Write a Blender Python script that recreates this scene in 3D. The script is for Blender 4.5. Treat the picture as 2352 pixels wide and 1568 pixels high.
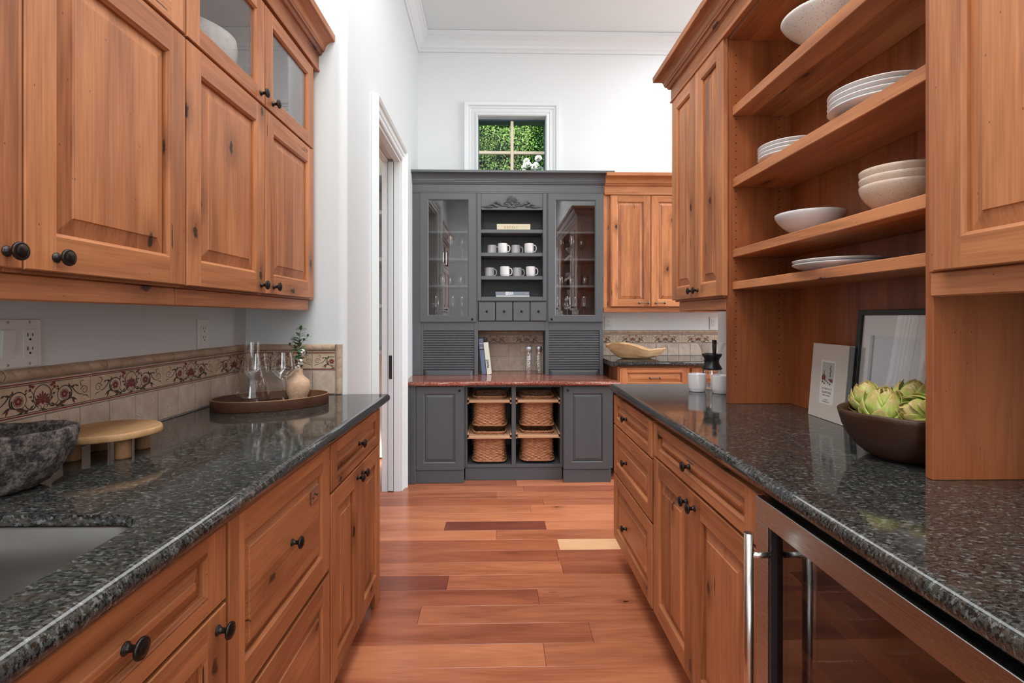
import bpy, bmesh, math, random
from math import pi, sin, cos, atan, atan2, sqrt, radians
from mathutils import Vector, Matrix, Quaternion, noise
from mathutils.geometry import tessellate_polygon

C = bpy.context.scene.collection
for o in list(bpy.data.objects):
    bpy.data.objects.remove(o)
R = random.Random(7)

# ------------------------------------------------------------------ camera, sky, lights, exposure
EYE = 1.263
cam_data = bpy.data.cameras.new('camera')
cam_data.sensor_width = 36.0
cam_data.lens = 36.0 * 1160 / 2352
cam_data.shift_y = -56 / 2352
cam_data.clip_start = 0.02
cam = bpy.data.objects.new('camera', cam_data)
C.objects.link(cam)
cam.location = (0, 0, EYE)
cam.rotation_euler = (pi / 2, 0, -atan(26 / 1160))
bpy.context.scene.camera = cam

world = bpy.data.worlds.new('sky')
bpy.context.scene.world = world
world.use_nodes = True
wn = world.node_tree
wn.nodes.clear()
sky = wn.nodes.new('ShaderNodeTexSky')
sky.sky_type = 'NISHITA'
sky.sun_disc = False
sky.sun_elevation = radians(52)
sky.sun_rotation = radians(160)
bg = wn.nodes.new('ShaderNodeBackground')
bg.inputs['Strength'].default_value = 0.30
wo = wn.nodes.new('ShaderNodeOutputWorld')
wn.links.new(sky.outputs[0], bg.inputs[0])
wn.links.new(bg.outputs[0], wo.inputs[0])

def light(name, kind, loc, energy, rot=(0, 0, 0), size=None, color=(1, 1, 1)):
    d = bpy.data.lights.new(name, kind)
    d.energy = energy
    d.color = color
    if kind == 'AREA':
        d.shape = 'RECTANGLE'
        d.size, d.size_y = size
    elif kind == 'POINT':
        d.shadow_soft_size = size or 0.1
    elif kind == 'SUN':
        d.angle = radians(1.0)
    o = bpy.data.objects.new(name, d)
    C.objects.link(o)
    o.location = loc
    o.rotation_euler = rot
    return o

light('sun', 'SUN', (0, -5, 12), 8.0, (radians(42), 0, radians(-18)), color=(1, .95, .86))
light('corridor_ceiling_light', 'AREA', (-0.1, 1.0, 3.74), 64, (0, 0, 0), (1.0, 3.4), (.985, .99, 1))
light('hall_overhead_fill', 'AREA', (0.0, -1.0, 3.74), 46, (radians(15), 0, 0), (1.6, 1.0), (.985, .99, 1))  # added overhead fill behind the camera, kept out of the glass reflections
light('kitchen_overhead_fill', 'AREA', (2.6, 3.0, 3.74), 70, (0, 0, 0), (2.2, 2.2), (.98, .99, 1))  # added lamp without a fixture, brightens the back wall
light('kitchen_window_light', 'AREA', (4.85, 2.3, 1.95), 115, (0, radians(90), 0), (2.0, 3.4), (.96, .98, 1))
light('hall_wall_fill', 'AREA', (-.10, -2.4, 1.8), 25, (radians(90), 0, 0), (1.1, 1.7), (.95, .98, 1))  # added fill lamp in front of a solid wall, no window there
light('pantry_light', 'POINT', (-1.35, 3.4, 3.0), 9, size=0.12, color=(1, .86, .66))

vs = bpy.context.scene.view_settings
vs.view_transform = 'Standard'
vs.look = 'None'
vs.exposure = 0.15
vs.gamma = 1.0
vs.use_curve_mapping = False

# ------------------------------------------------------------------ materials
def srgb(r, g, b):
    f = lambda v: (v / 12.92 if v <= .04045 else ((v + .055) / 1.055) ** 2.4)
    return (f(r / 255), f(g / 255), f(b / 255), 1)

class NT:
    def __init__(s, name):
        s.m = bpy.data.materials.new(name)
        s.m.use_nodes = True
        s.t = s.m.node_tree
        s.t.nodes.clear()
        s.out = s.t.nodes.new('ShaderNodeOutputMaterial')
    def n(s, kind, ins=None, **kw):
        nd = s.t.nodes.new('ShaderNode' + kind)
        for k, v in kw.items():
            setattr(nd, k, v)
        for k, v in (ins or {}).items():
            sock = nd.inputs[k]
            if isinstance(v, bpy.types.NodeSocket):
                s.t.links.new(v, sock)
            else:
                sock.default_value = v
        return nd
    def math(s, op, a, b=0.0, clamp=False):
        return s.n('Math', {0: a, 1: b}, operation=op, use_clamp=clamp).outputs[0]
    def mix(s, fac, a, b, mode='MIX'):
        return s.n('Mix', {0: fac, 6: a, 7: b}, data_type='RGBA', blend_type=mode).outputs[2]
    def step(s, v, a, b):
        return s.n('MapRange', {'Value': v, 'From Min': a, 'From Max': b}, interpolation_type='SMOOTHSTEP').outputs[0]
    def vmul(s, v, k):
        return s.n('VectorMath', {0: v, 1: k}, operation='MULTIPLY').outputs[0]
    def bsdf(s, **ins):
        nd = s.n('BsdfPrincipled', ins)
        s.t.links.new(nd.outputs[0], s.out.inputs[0])
        return nd
    def bump(s, h, strength=.2, dist=.002):
        return s.n('Bump', {'Height': h, 'Strength': strength, 'Distance': dist}).outputs[0]
    def coords(s, jitter=True):
        tc = s.n('TexCoord').outputs['Object']
        if not jitter:
            return tc
        r = s.n('ObjectInfo').outputs['Random']
        off = s.n('CombineXYZ', {0: s.math('MULTIPLY', r, 17.3), 1: s.math('MULTIPLY', r, 31.7), 2: s.math('MULTIPLY', r, 23.1)}).outputs[0]
        return s.n('VectorMath', {0: tc, 1: off}, operation='ADD').outputs[0]

def plain(name, col, rough=.5, metal=0, spec=.5, **kw):
    t = NT(name)
    t.bsdf(**{'Base Color': col, 'Roughness': rough, 'Metallic': metal, 'Specular IOR Level': spec}, **kw)
    return t.m

def wood(name, axis, light_c, dark_c, stave=.085, rough=.38, knots=.60, speck=True, scale=1.0, contrast=1.0):
    t = NT(name)
    p = t.coords()
    s = t.n('SeparateXYZ', {0: p})
    a, b, g = {'z': (0, 1, 2), 'y': (0, 2, 1), 'x': (1, 2, 0)}[axis]
    A, B, G = s.outputs[a], s.outputs[b], s.outputs[g]
    v = t.n('CombineXYZ', {0: A, 1: B, 2: G}).outputs[0]
    sid = t.math('FLOOR', t.math('DIVIDE', t.math('ADD', A, B), stave))
    tone = t.n('TexWhiteNoise', {'W': sid}, noise_dimensions='1D').outputs['Value']
    sh = t.n('CombineXYZ', {0: t.math('MULTIPLY', sid, 3.1), 1: 0.0, 2: t.math('MULTIPLY', sid, 7.7)}).outputs[0]
    vv = t.n('VectorMath', {0: t.vmul(v, (scale, scale, scale)), 1: sh}, operation='ADD').outputs[0]
    n1 = t.n('TexNoise', {'Vector': t.vmul(vv, (7, 7, 1.0)), 'Scale': 1.0, 'Detail': 3.0, 'Distortion': .6}).outputs[0]
    n2 = t.n('TexNoise', {'Vector': t.vmul(vv, (190, 190, 7)), 'Scale': 1.0, 'Detail': 2.0}).outputs[0]
    n3 = t.math('SINE', t.math('MULTIPLY', t.n('TexNoise', {'Vector': t.vmul(vv, (6, 6, .75)), 'Scale': 1.0, 'Detail': 1.5}).outputs[0], 70.0))
    val = t.math('ADD', t.math('MULTIPLY', t.math('SUBTRACT', tone, .5), .42 * contrast), t.math('MULTIPLY', t.math('SUBTRACT', n1, .5), 1.4 * contrast))
    val = t.math('ADD', val, t.math('MULTIPLY', t.math('SUBTRACT', n2, .5), .75))
    val = t.math('ADD', t.math('ADD', val, t.math('MULTIPLY', n3, .06 * contrast)), .55, True)
    col = t.mix(val, dark_c, light_c)
    v2d = t.n('CombineXYZ', {0: t.math('ADD', t.math('ADD', A, B), t.math('MULTIPLY', sid, 0.0)), 1: G, 2: 0.0}).outputs[0]
    vo = t.n('TexVoronoi', {'Vector': t.vmul(v2d, (5.0 * scale, 2.4 * scale, 1)), 'Scale': 1.0}, voronoi_dimensions='2D')
    wob = t.math('ADD', vo.outputs['Distance'], t.math('MULTIPLY', t.math('SUBTRACT', t.n('TexNoise', {'Vector': vv, 'Scale': 60.0}).outputs[0], .5), .10))
    gate = t.math('GREATER_THAN', t.n('SeparateXYZ', {0: vo.outputs['Color']}).outputs[0], knots)
    halo = t.math('MULTIPLY', gate, t.step(wob, .24, .05))
    col = t.mix(t.math('MULTIPLY', halo, .45), col, (dark_c[0] * .55, dark_c[1] * .5, dark_c[2] * .5, 1))
    # a knot is a dark eye with a check running along the grain
    ck = t.n('TexVoronoi', {'Vector': t.vmul(v2d, (17.0 * scale, 1.55 * scale, 1)), 'Scale': 1.0}, voronoi_dimensions='2D')
    gck = t.math('GREATER_THAN', t.n('SeparateXYZ', {0: ck.outputs['Color']}).outputs[2], .5 + knots * .46)
    jit = t.math('ADD', ck.outputs['Distance'], t.math('MULTIPLY', t.math('SUBTRACT', t.n('TexNoise', {'Vector': vv, 'Scale': 45.0}).outputs[0], .5), .07))
    crack = t.math('MULTIPLY', gck, t.step(jit, .055, .03))
    core = t.math('MAXIMUM', t.math('MULTIPLY', gate, t.step(wob, .060, .025)), crack)
    col = t.mix(t.math('MULTIPLY', core, .9), col, (.018, .008, .004, 1))
    if speck:
        v2 = t.n('TexVoronoi', {'Vector': t.vmul(v2d, (34, 16, 1)), 'Scale': 1.0}, voronoi_dimensions='2D')
        g2 = t.math('GREATER_THAN', t.n('SeparateXYZ', {0: v2.outputs['Color']}).outputs[1], .90)
        col = t.mix(t.math('MULTIPLY', t.math('MULTIPLY', g2, t.step(v2.outputs['Distance'], .050, .022)), .7), col, (.03, .012, .006, 1))
    t.bsdf(**{'Base Color': col, 'Roughness': rough, 'Specular IOR Level': .38, 'Normal': t.bump(n2, .06, .001)})
    return t.m

ALD_L, ALD_D = (.60, .245, .100, 1), (.205, .062, .020, 1)
WV = wood('alder_vertical', 'z', ALD_L, ALD_D)
WY = wood('alder_along_hall', 'y', ALD_L, ALD_D)
WX = wood('alder_across_hall', 'x', ALD_L, ALD_D)
WIN = wood('alder_shade_toned', 'z', (.36, .112, .036, 1), (.155, .040, .013, 1), stave=.11, knots=2)  # alder darkened and reddened: the shade of the recesses put into the colour
MH_L, MH_D = (.57, .205, .098, 1), (.25, .068, .032, 1)
FLOORM = [wood('floor_board_red', 'x', MH_L, MH_D, stave=5, rough=.22, knots=.97, speck=False, scale=1.3, contrast=1.15),
          wood('floor_board_brown', 'x', (.45, .143, .068, 1), (.18, .047, .023, 1), stave=5, rough=.22, knots=.97, speck=False, scale=1.3, contrast=1.15),
          wood('floor_board_orange', 'x', (.64, .24, .115, 1), (.36, .105, .05, 1), stave=5, rough=.22, knots=.97, speck=False, scale=1.3, contrast=1.15),
          wood('floor_board_pale', 'x', (.84, .52, .29, 1), (.68, .36, .18, 1), stave=5, rough=.24, knots=2, speck=False, scale=1.3),
          wood('floor_board_dark', 'x', (.26, .075, .045, 1), (.13, .035, .022, 1), stave=5, rough=.24, knots=2, speck=False, scale=1.3)]
WALNUT = wood('walnut', 'y', (.125, .055, .029, 1), (.048, .020, .011, 1), stave=3, rough=.45, knots=2, speck=False)
RIMW = plain('pale_tray_rim', (.36, .20, .10, 1), .5)
ACACIA = wood('light_acacia', 'y', (.62, .38, .185, 1), (.33, .155, .06, 1), stave=3, rough=.5, knots=.9, speck=False, scale=2)
BARKW = wood('acacia_leg_wood', 'z', (.36, .19, .085, 1), (.15, .07, .03, 1), stave=3, rough=.6, knots=.6, speck=False, scale=3)
TEAK = wood('teak_root_wood', 'x', (.74, .48, .26, 1), (.42, .21, .085, 1), stave=3, rough=.55, knots=.75, speck=False, scale=2.5)
MAPLE = wood('maple_tray', 'x', (.68, .42, .25, 1), (.48, .26, .14, 1), stave=3, rough=.45, knots=2, speck=False)
DARKW = wood('dark_bowl_wood', 'y', (.085, .034, .017, 1), (.022, .009, .006, 1), stave=3, rough=.42, knots=2, speck=False, scale=2)

def granite(name, base, patch, fleck, tint, seed=0, stretch=(1, 1, 1)):
    t = NT(name)
    p = t.vmul(t.coords(False), stretch)
    add = lambda k: t.n('VectorMath', {0: p, 1: k}, operation='ADD').outputs[0]
    big = t.n('TexNoise', {'Vector': p, 'Scale': 150.0, 'Detail': 2.0, 'Distortion': .4}).outputs[0]
    mid = t.n('TexNoise', {'Vector': add((3.3, 7.1, 1.7)), 'Scale': 115.0, 'Detail': 2.5, 'Distortion': .3}).outputs[0]
    fine = t.n('TexNoise', {'Vector': p, 'Scale': 700.0, 'Detail': 2.0}).outputs[0]
    warm = t.n('TexNoise', {'Vector': add((1.3, 2.1, 5.7)), 'Scale': 30.0, 'Detail': 2.0}).outputs[0]
    col = t.mix(t.step(t.math('ADD', big, t.math('MULTIPLY', t.math('SUBTRACT', fine, .5), .5)), .44, .56), base, patch)
    col = t.mix(t.math('MULTIPLY', t.step(warm, .48, .64), .6), col, tint)
    col = t.mix(t.math('MULTIPLY', t.step(t.math('ADD', mid, t.math('MULTIPLY', t.math('SUBTRACT', fine, .5), .35)), .57, .66), .85), col, fleck)
    col = t.mix(t.math('MULTIPLY', t.step(big, .42, .34), .8), col, base)
    t.bsdf(**{'Base Color': col, 'Roughness': .07, 'Specular IOR Level': .5})
    return t.m

GRAN = granite('dark_granite', (.010, .010, .009, 1), (.048, .050, .046, 1), (.135, .143, .134, 1), (.052, .042, .032, 1), stretch=(.8, 1.35, 1))
GRANR = granite('red_granite', (.12, .028, .018, 1), (.42, .15, .10, 1), (.55, .27, .19, 1), (.25, .07, .045, 1))

def stone(name, light_c, dark_c, rough=.6, pit=.35, bumps=.3, scale=1.0):
    t = NT(name)
    p = t.coords()
    n1 = t.n('TexNoise', {'Vector': p, 'Scale': 22.0 * scale, 'Detail': 5.0}).outputs[0]
    vo = t.n('TexVoronoi', {'Vector': p, 'Scale': 210.0 * scale})
    g = t.math('GREATER_THAN', t.n('SeparateXYZ', {0: vo.outputs['Color']}).outputs[0], .86)
    pits = t.math('MULTIPLY', g, t.step(vo.outputs['Distance'], .45, .2))
    pits = t.math('MULTIPLY', pits, t.step(n1, .5, .6))
    col = t.mix(t.step(n1, .3, .7), dark_c, light_c)
    col = t.mix(t.math('MULTIPLY', pits, pit), col, (.10, .06, .04, 1))
    h = t.math('SUBTRACT', n1, t.math('MULTIPLY', pits, .6))
    t.bsdf(**{'Base Color': col, 'Roughness': rough, 'Normal': t.bump(h, bumps, .003)})
    return t.m

TRAV = stone('travertine', (.63, .505, .40, 1), (.48, .365, .28, 1), pit=.9)
TRAVB = stone('travertine_border', (.64, .50, .36, 1), (.52, .38, .26, 1), .5, pit=.3, bumps=.1)
TRAVR = stone('travertine_rope', (.54, .40, .285, 1), (.41, .285, .19, 1), .5, pit=.3, bumps=.15)
GROUT = plain('grout', (.50, .38, .28, 1), .9)
INK = plain('dark_olive_glaze', (.030, .026, .016, 1), .45)
INKR = plain('oxblood_glaze', (.16, .012, .012, 1), .45)
INKB = plain('rust_glaze', (.13, .050, .018, 1), .45)

def wallmat(name, col, b=.10):
    t = NT(name)
    n = t.n('TexNoise', {'Vector': t.coords(False), 'Scale': 30.0, 'Detail': 3.0}).outputs[0]
    t.bsdf(**{'Base Color': col, 'Roughness': .6, 'Specular IOR Level': .3, 'Normal': t.bump(n, b, .004)})
    return t.m

WALL = wallmat('white_wall_paint', (.755, .78, .785, 1), .12)
WALLG = wallmat('pale_grey_wall_paint', (.69, .735, .742, 1), .2)
CEIL = wallmat('ceiling_paint', (.75, .79, .79, 1), .03)
TRIM = plain('white_trim_paint', (.74, .775, .78, 1), .35)
DOORP = plain('white_door_paint', (.63, .68, .69, 1), .4)
PANT = plain('pantry_paint', (.62, .58, .52, 1), .6)
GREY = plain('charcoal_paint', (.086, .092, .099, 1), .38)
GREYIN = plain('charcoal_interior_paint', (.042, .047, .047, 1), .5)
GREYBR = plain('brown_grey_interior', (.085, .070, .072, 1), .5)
BRONZE = plain('oil_rubbed_bronze', (.030, .024, .022, 1), .32, .75)
PEWTER = plain('pewter', (.16, .14, .12, 1), .3, .9)
DKHOLE = plain('dark_void', (.004, .004, .004, 1), .8)
BLACK = plain('black_plastic', (.012, .012, .013, 1), .3)
BLKFR = plain('black_frame', (.010, .010, .011, 1), .35)
WHITEP = plain('white_plastic', (.74, .74, .73, 1), .35)
SLOT = plain('slot_dark', (.02, .02, .02, 1), .5)
CER = plain('white_ceramic', (.74, .72, .71, 1), .16)
CERG = plain('warm_grey_ceramic', (.60, .57, .57, 1), .18)
LATCH = plain('dark_latch', (.035, .032, .03, 1), .4, .6)

def brushed(name, col, axis=2, rough=.3):
    t = NT(name)
    k = [700, 700, 700]
    k[axis] = 4
    n = t.n('TexNoise', {'Vector': t.vmul(t.coords(), tuple(k)), 'Scale': 1.0, 'Detail': 1.0}).outputs[0]
    t.bsdf(**{'Base Color': col, 'Metallic': 1.0, 'Roughness': t.n('MapRange', {'Value': n, 'To Min': rough - .06, 'To Max': rough + .1}).outputs[0], 'Normal': t.bump(n, .003, .0002)})
    return t.m
STEEL = brushed('brushed_steel', (.40, .385, .37, 1), 1, .26)
STEELV = brushed('brushed_steel_bar', (.62, .60, .57, 1), 2, .24)

def speckle(name, base, dot, scale=150, thr=.80, rough=.25):
    t = NT(name)
    vo = t.n('TexVoronoi', {'Vector': t.coords(), 'Scale': float(scale)})
    g = t.math('GREATER_THAN', t.n('SeparateXYZ', {0: vo.outputs['Color']}).outputs[0], thr)
    m = t.math('MULTIPLY', g, t.step(vo.outputs['Distance'], .42, .2))
    t.bsdf(**{'Base Color': t.mix(m, base, dot), 'Roughness': rough})
    return t.m
SPECK = speckle('speckled_stoneware', (.60, .47, .37, 1), (.22, .10, .05, 1), 420, .87)
SPECKW = speckle('speckled_white_stoneware', (.66, .62, .56, 1), (.26, .12, .06, 1), 300, .80)
PLASTER = stone('rough_plaster', (.70, .68, .64, 1), (.56, .54, .50, 1), .85, pit=0, bumps=.6, scale=2)
VASE = stone('sandy_clay', (.60, .41, .28, 1), (.52, .34, .225, 1), .85, pit=.0, bumps=.25, scale=4)

def rough_stone():
    t = NT('rough_lava_stone')
    p = t.coords()
    n1 = t.n('TexNoise', {'Vector': p, 'Scale': 48.0, 'Detail': 8.0, 'Roughness': .75}).outputs[0]
    n2 = t.n('TexNoise', {'Vector': p, 'Scale': 170.0, 'Detail': 5.0, 'Roughness': .75}).outputs[0]
    m = t.step(t.math('ADD', t.math('MULTIPLY', n1, .6), t.math('MULTIPLY', n2, .4)), .42, .66)
    col = t.mix(m, (.022, .018, .017, 1), (.34, .285, .25, 1))
    t.bsdf(**{'Base Color': col, 'Roughness': .85, 'Normal': t.bump(t.math('ADD', n1, t.math('MULTIPLY', n2, .5)), .8, .012)})
    return t.m
LAVA = rough_stone()

def glass(name, tint=(1, 1, 1, 1), ior=1.5, gain=1.0, base=0.0, rough=0.0, pw=5.0):
    t = NT(name)
    fc = t.n('LayerWeight', {'Blend': .5}).outputs['Facing']
    f0 = ((ior - 1) / (ior + 1)) ** 2
    fr = t.math('ADD', t.math('MULTIPLY', t.math('POWER', fc, pw), 1 - f0), f0)
    fac = t.math('ADD', t.math('MULTIPLY', fr, gain), base, True)
    tr = t.n('BsdfTransparent', {'Color': tint}).outputs[0]
    gl = t.n('BsdfGlossy', {'Color': (1, 1, 1, 1), 'Roughness': rough}).outputs[0]
    mx = t.n('MixShader', {0: fac, 1: tr, 2: gl})
    t.t.links.new(mx.outputs[0], t.out.inputs[0])
    return t.m
PANE = glass('cabinet_glass', (.95, .95, .95, 1), 1.5, 1.3, .03)
PANEW = glass('window_glass', (.98, .985, .985, 1), 1.4, .12)
DARKG = glass('smoked_glass', (.56, .51, .50, 1), 1.5, 1.2, .02)
CRYS = glass('clear_crystal', (.95, .955, .96, 1), 1.5, .95, .065, 0.0, 2.6)
FRAMEG = glass('picture_glass', (.97, .97, .97, 1), 1.5, 1.2, .03)

def wicker():
    t = NT('wicker')
    p = t.coords(False)
    n = t.n('TexNoise', {'Vector': t.vmul(p, (30, 30, 160)), 'Scale': 1.0, 'Detail': 2.0}).outputs[0]
    t.bsdf(**{'Base Color': t.mix(t.step(n, .3, .7), (.30, .11, .045, 1), (.60, .29, .14, 1)), 'Roughness': .5})
    return t.m
WICK = wicker()

def bractmat():
    t = NT('artichoke_bract')
    g = t.n('SeparateXYZ', {0: t.n('TexCoord').outputs['Object']})
    n = t.n('TexNoise', {'Vector': t.vmul(t.coords(), (120, 120, 14)), 'Scale': 1.0, 'Detail': 2.0}).outputs[0]
    col = t.mix(t.step(n, .32, .68), (.46, .60, .09, 1), (.74, .80, .28, 1))
    tip = t.step(t.math('ADD', g.outputs[2], t.math('MULTIPLY', n, .012)), .038, .060)
    col = t.mix(t.math('MULTIPLY', tip, .7), col, (.40, .17, .08, 1))
    col = t.mix(t.step(g.outputs[2], .012, 0.0), col, (.55, .58, .30, 1))
    t.bsdf(**{'Base Color': col, 'Roughness': .38})
    return t.m
BRACT = bractmat()
ARTCORE = plain('artichoke_heart', (.20, .22, .05, 1), .6)

def leafmat(name, a, b):
    t = NT(name)
    n = t.n('TexNoise', {'Vector': t.coords(), 'Scale': 3.5, 'Detail': 4.0}).outputs[0]
    t.bsdf(**{'Base Color': t.mix(t.step(n, .3, .7), a, b), 'Roughness': .45})
    return t.m
HEDGE = leafmat('hedge_leaf', (.10, .25, .035, 1), (.28, .50, .09, 1))
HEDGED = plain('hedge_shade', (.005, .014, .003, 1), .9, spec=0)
SPRIG = leafmat('sprig_leaf', (.05, .12, .05, 1), (.09, .18, .07, 1))
PETAL = plain('white_petal', (.86, .85, .78, 1), .5)
BARK = plain('bark', (.09, .06, .04, 1), .9)
SOIL = plain('garden_soil', (.10, .10, .06, 1), .9)

def linen():
    t = NT('linen_book_cloth')
    p = t.coords(False)
    a = t.n('TexNoise', {'Vector': t.vmul(p, (300, 1500, 300)), 'Scale': 1.0}).outputs[0]
    b = t.n('TexNoise', {'Vector': t.vmul(p, (300, 300, 1500)), 'Scale': 1.0}).outputs[0]
    m = t.math('MULTIPLY', t.math('ADD', a, b), .5)
    t.bsdf(**{'Base Color': t.mix(t.step(m, .36, .64), (.50, .44, .385, 1), (.64, .585, .53, 1)), 'Roughness': .8})
    return t.m
LINEN = linen()
PAPER = plain('paper', (.72, .69, .64, 1), .7)
PAPERG = plain('grey_paper_edges', (.30, .30, .30, 1), .7)
CREAM = plain('cream_cover', (.74, .64, .45, 1), .5)
IVORY = plain('ivory_cover', (.74, .74, .62, 1), .5)
SLATE = plain('slate_cover', (.22, .25, .30, 1), .5)
DENIM = plain('blue_cover', (.12, .165, .26, 1), .5)
REDINK = plain('red_ink', (.50, .10, .07, 1), .5)
OLIVEINK = plain('olive_ink', (.24, .19, .09, 1), .5)
BLKINK = plain('black_ink', (.015, .015, .015, 1), .5)
GREYINK = plain('grey_ink', (.12, .12, .12, 1), .6)
WHTINK = plain('white_ink', (.80, .80, .80, 1), .5)
MATB = plain('mat_board', (.74, .70, .66, 1), .7)
PHOTOG = plain('print_grey', (.34, .35, .36, 1), .6)
PHOTOP = plain('print_pale', (.60, .60, .62, 1), .6)
SILVER = plain('silver_cap', (.55, .55, .58, 1), .3, .9)

# ------------------------------------------------------------------ mesh building
class MB:
    def __init__(s, fm=None):
        s.v, s.f, s.mi, s.sm = [], [], [], []
        s.fm = fm
    def add(s, vs_, fs, m=0, smooth=False):
        b = len(s.v)
        for p in vs_:
            s.v.append(tuple(s.fm(*p)) if s.fm else tuple(p))
        for f in fs:
            s.f.append([i + b for i in f])
            s.mi.append(m)
            s.sm.append(smooth)
        return s
    def box(s, x0, x1, y0, y1, z0, z1, m=0, c=0.0015):
        x0, x1 = min(x0, x1), max(x0, x1)
        y0, y1 = min(y0, y1), max(y0, y1)
        z0, z1 = min(z0, z1), max(z0, z1)
        c = min(c, (x1 - x0) * .3, (y1 - y0) * .3, (z1 - z0) * .3)
        lo, hi = (x0, y0, z0), (x1, y1, z1)
        if c <= 0:
            vs_ = [(x, y, z) for x in (x0, x1) for y in (y0, y1) for z in (z0, z1)]
            return s.add(vs_, [(0, 1, 3, 2), (4, 6, 7, 5), (0, 4, 5, 1), (2, 3, 7, 6), (0, 2, 6, 4), (1, 5, 7, 3)], m)
        idx, vs_ = {}, []
        for a in range(3):
            for i in range(8):
                b = [(i >> k) & 1 for k in range(3)]
                p = [(hi[k] if b[k] else lo[k]) if k == a else ((hi[k] - c) if b[k] else (lo[k] + c)) for k in range(3)]
                idx[(a, i)] = len(vs_)
                vs_.append(p)
        fs = []
        for a in range(3):
            p, q = (a + 1) % 3, (a + 2) % 3
            for sd in (0, 1):
                B = sd << a
                fs.append([idx[(a, B)], idx[(a, B | 1 << p)], idx[(a, B | 1 << p | 1 << q)], idx[(a, B | 1 << q)]])
            for i in range(4):
                B = ((i & 1) << p) | ((i >> 1) << q)
                fs.append([idx[(p, B)], idx[(p, B | 1 << a)], idx[(q, B | 1 << a)], idx[(q, B)]])
        for i in range(8):
            fs.append([idx[(0, i)], idx[(1, i)], idx[(2, i)]])
        return s.add(vs_, fs, m)
    def prism(s, poly, z0, z1, m=0, axes='xyz', smooth=False):
        n = len(poly)
        P = {'xyz': lambda a, b, h: (a, b, h), 'xzy': lambda a, b, h: (a, h, b), 'yzx': lambda a, b, h: (h, a, b)}[axes]
        vs_ = [P(a, b, z0) for a, b in poly] + [P(a, b, z1) for a, b in poly]
        s.add(vs_, [(i, (i + 1) % n, n + (i + 1) % n, n + i) for i in range(n)], m, smooth)
        return s.add(vs_, [list(range(n))[::-1], list(range(n, 2 * n))], m)
    def lathe(s, prof, n=32, c=(0, 0, 0), m=0, sx=1, sy=1, axis='z', caps=False):
        chains, cur = [], []
        for p in prof:
            if p is None:
                if cur:
                    chains.append(cur)
                    cur = [cur[-1]]
            else:
                cur.append(p)
        chains.append(cur)
        for ch in chains:
            vs_, fs, rings = [], [], []
            for r, z in ch:
                if r < 1e-6:
                    rings.append([len(vs_)])
                    vs_.append((0, 0, z))
                else:
                    rings.append(list(range(len(vs_), len(vs_) + n)))
                    vs_ += [(r * cos(2 * pi * i / n) * sx, r * sin(2 * pi * i / n) * sy, z) for i in range(n)]
            for A, B in zip(rings, rings[1:]):
                for i in range(n):
                    j = (i + 1) % n
                    if len(A) == 1 and len(B) == 1:
                        continue
                    if len(A) == 1:
                        fs.append((A[0], B[j], B[i]))
                    elif len(B) == 1:
                        fs.append((A[i], A[j], B[0]))
                    else:
                        fs.append((A[i], A[j], B[j], B[i]))
            T = {'z': lambda p: p, 'x': lambda p: (p[2], p[0], p[1]), 'y': lambda p: (p[0], p[2], p[1])}[axis]
            s.add([tuple(Vector(T(p)) + Vector(c)) for p in vs_], fs, m, True)
        return s
    def tube(s, pts, r, n=8, m=0, caps=True, closed=False):
        pts = [Vector(p) for p in pts]
        N = len(pts)
        rad = r if isinstance(r, (list, tuple)) else [r] * N
        vs_, fs = [], []
        up = None
        for i, p in enumerate(pts):
            if closed:
                d = pts[(i + 1) % N] - pts[i - 1]
            else:
                d = pts[min(i + 1, N - 1)] - pts[max(i - 1, 0)]
            d = d.normalized() if d.length > 1e-9 else Vector((0, 0, 1))
            if up is None:
                up = Vector((0, 0, 1)) if abs(d.z) < .9 else Vector((1, 0, 0))
            a = d.cross(up)
            a = a.normalized() if a.length > 1e-6 else d.orthogonal().normalized()
            b = a.cross(d).normalized()
            up = b
            for k in range(n):
                t = 2 * pi * k / n
                vs_.append(tuple(p + (a * cos(t) + b * sin(t)) * rad[i]))
        M = N if closed else N - 1
        for i in range(M):
            j = (i + 1) % N
            for k in range(n):
                l = (k + 1) % n
                fs.append((i * n + k, i * n + l, j * n + l, j * n + k))
        s.add(vs_, fs, m, True)
        if caps and not closed:
            s.add(vs_[:n], [list(range(n))[::-1]], m)
            s.add(vs_[-n:], [list(range(n))], m)
        return s
    def ellip(s, c, r, m=0, n=10, k=6, rot=None):
        vs_, fs = [], []
        for i in range(k + 1):
            a = -pi / 2 + pi * i / k
            for j in range(n):
                b = 2 * pi * j / n
                p = Vector((r[0] * cos(a) * cos(b), r[1] * cos(a) * sin(b), r[2] * sin(a)))
                if rot:
                    p = rot @ p
                vs_.append(tuple(p + Vector(c)))
        for i in range(k):
            for j in range(n):
                l = (j + 1) % n
                fs.append((i * n + j, i * n + l, (i + 1) * n + l, (i + 1) * n + j))
        return s.add(vs_, fs, m, True)
    def sweep(s, path, prof, m=0, smooth=False):
        """profile (out, up) along an open path of plan points (x, y); the outside is to the right of travel; corners mitred"""
        n = len(path)
        offs = []
        for i in range(n):
            ds = []
            if i > 0:
                ds.append((Vector(path[i]) - Vector(path[i - 1])).normalized())
            if i < n - 1:
                ds.append((Vector(path[i + 1]) - Vector(path[i])).normalized())
            ns = [Vector((d.y, -d.x)) for d in ds]
            if len(ns) == 1:
                offs.append(ns[0])
            else:
                b = (ns[0] + ns[1])
                offs.append(b / (1 + ns[0].dot(ns[1])))
        k = len(prof)
        vs_ = [(path[i][0] + offs[i].x * o, path[i][1] + offs[i].y * o, u) for i in range(n) for o, u in prof]
        fs = [(i * k + j, i * k + (j + 1) % k, (i + 1) * k + (j + 1) % k, (i + 1) * k + j) for i in range(n - 1) for j in range(k)]
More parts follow.
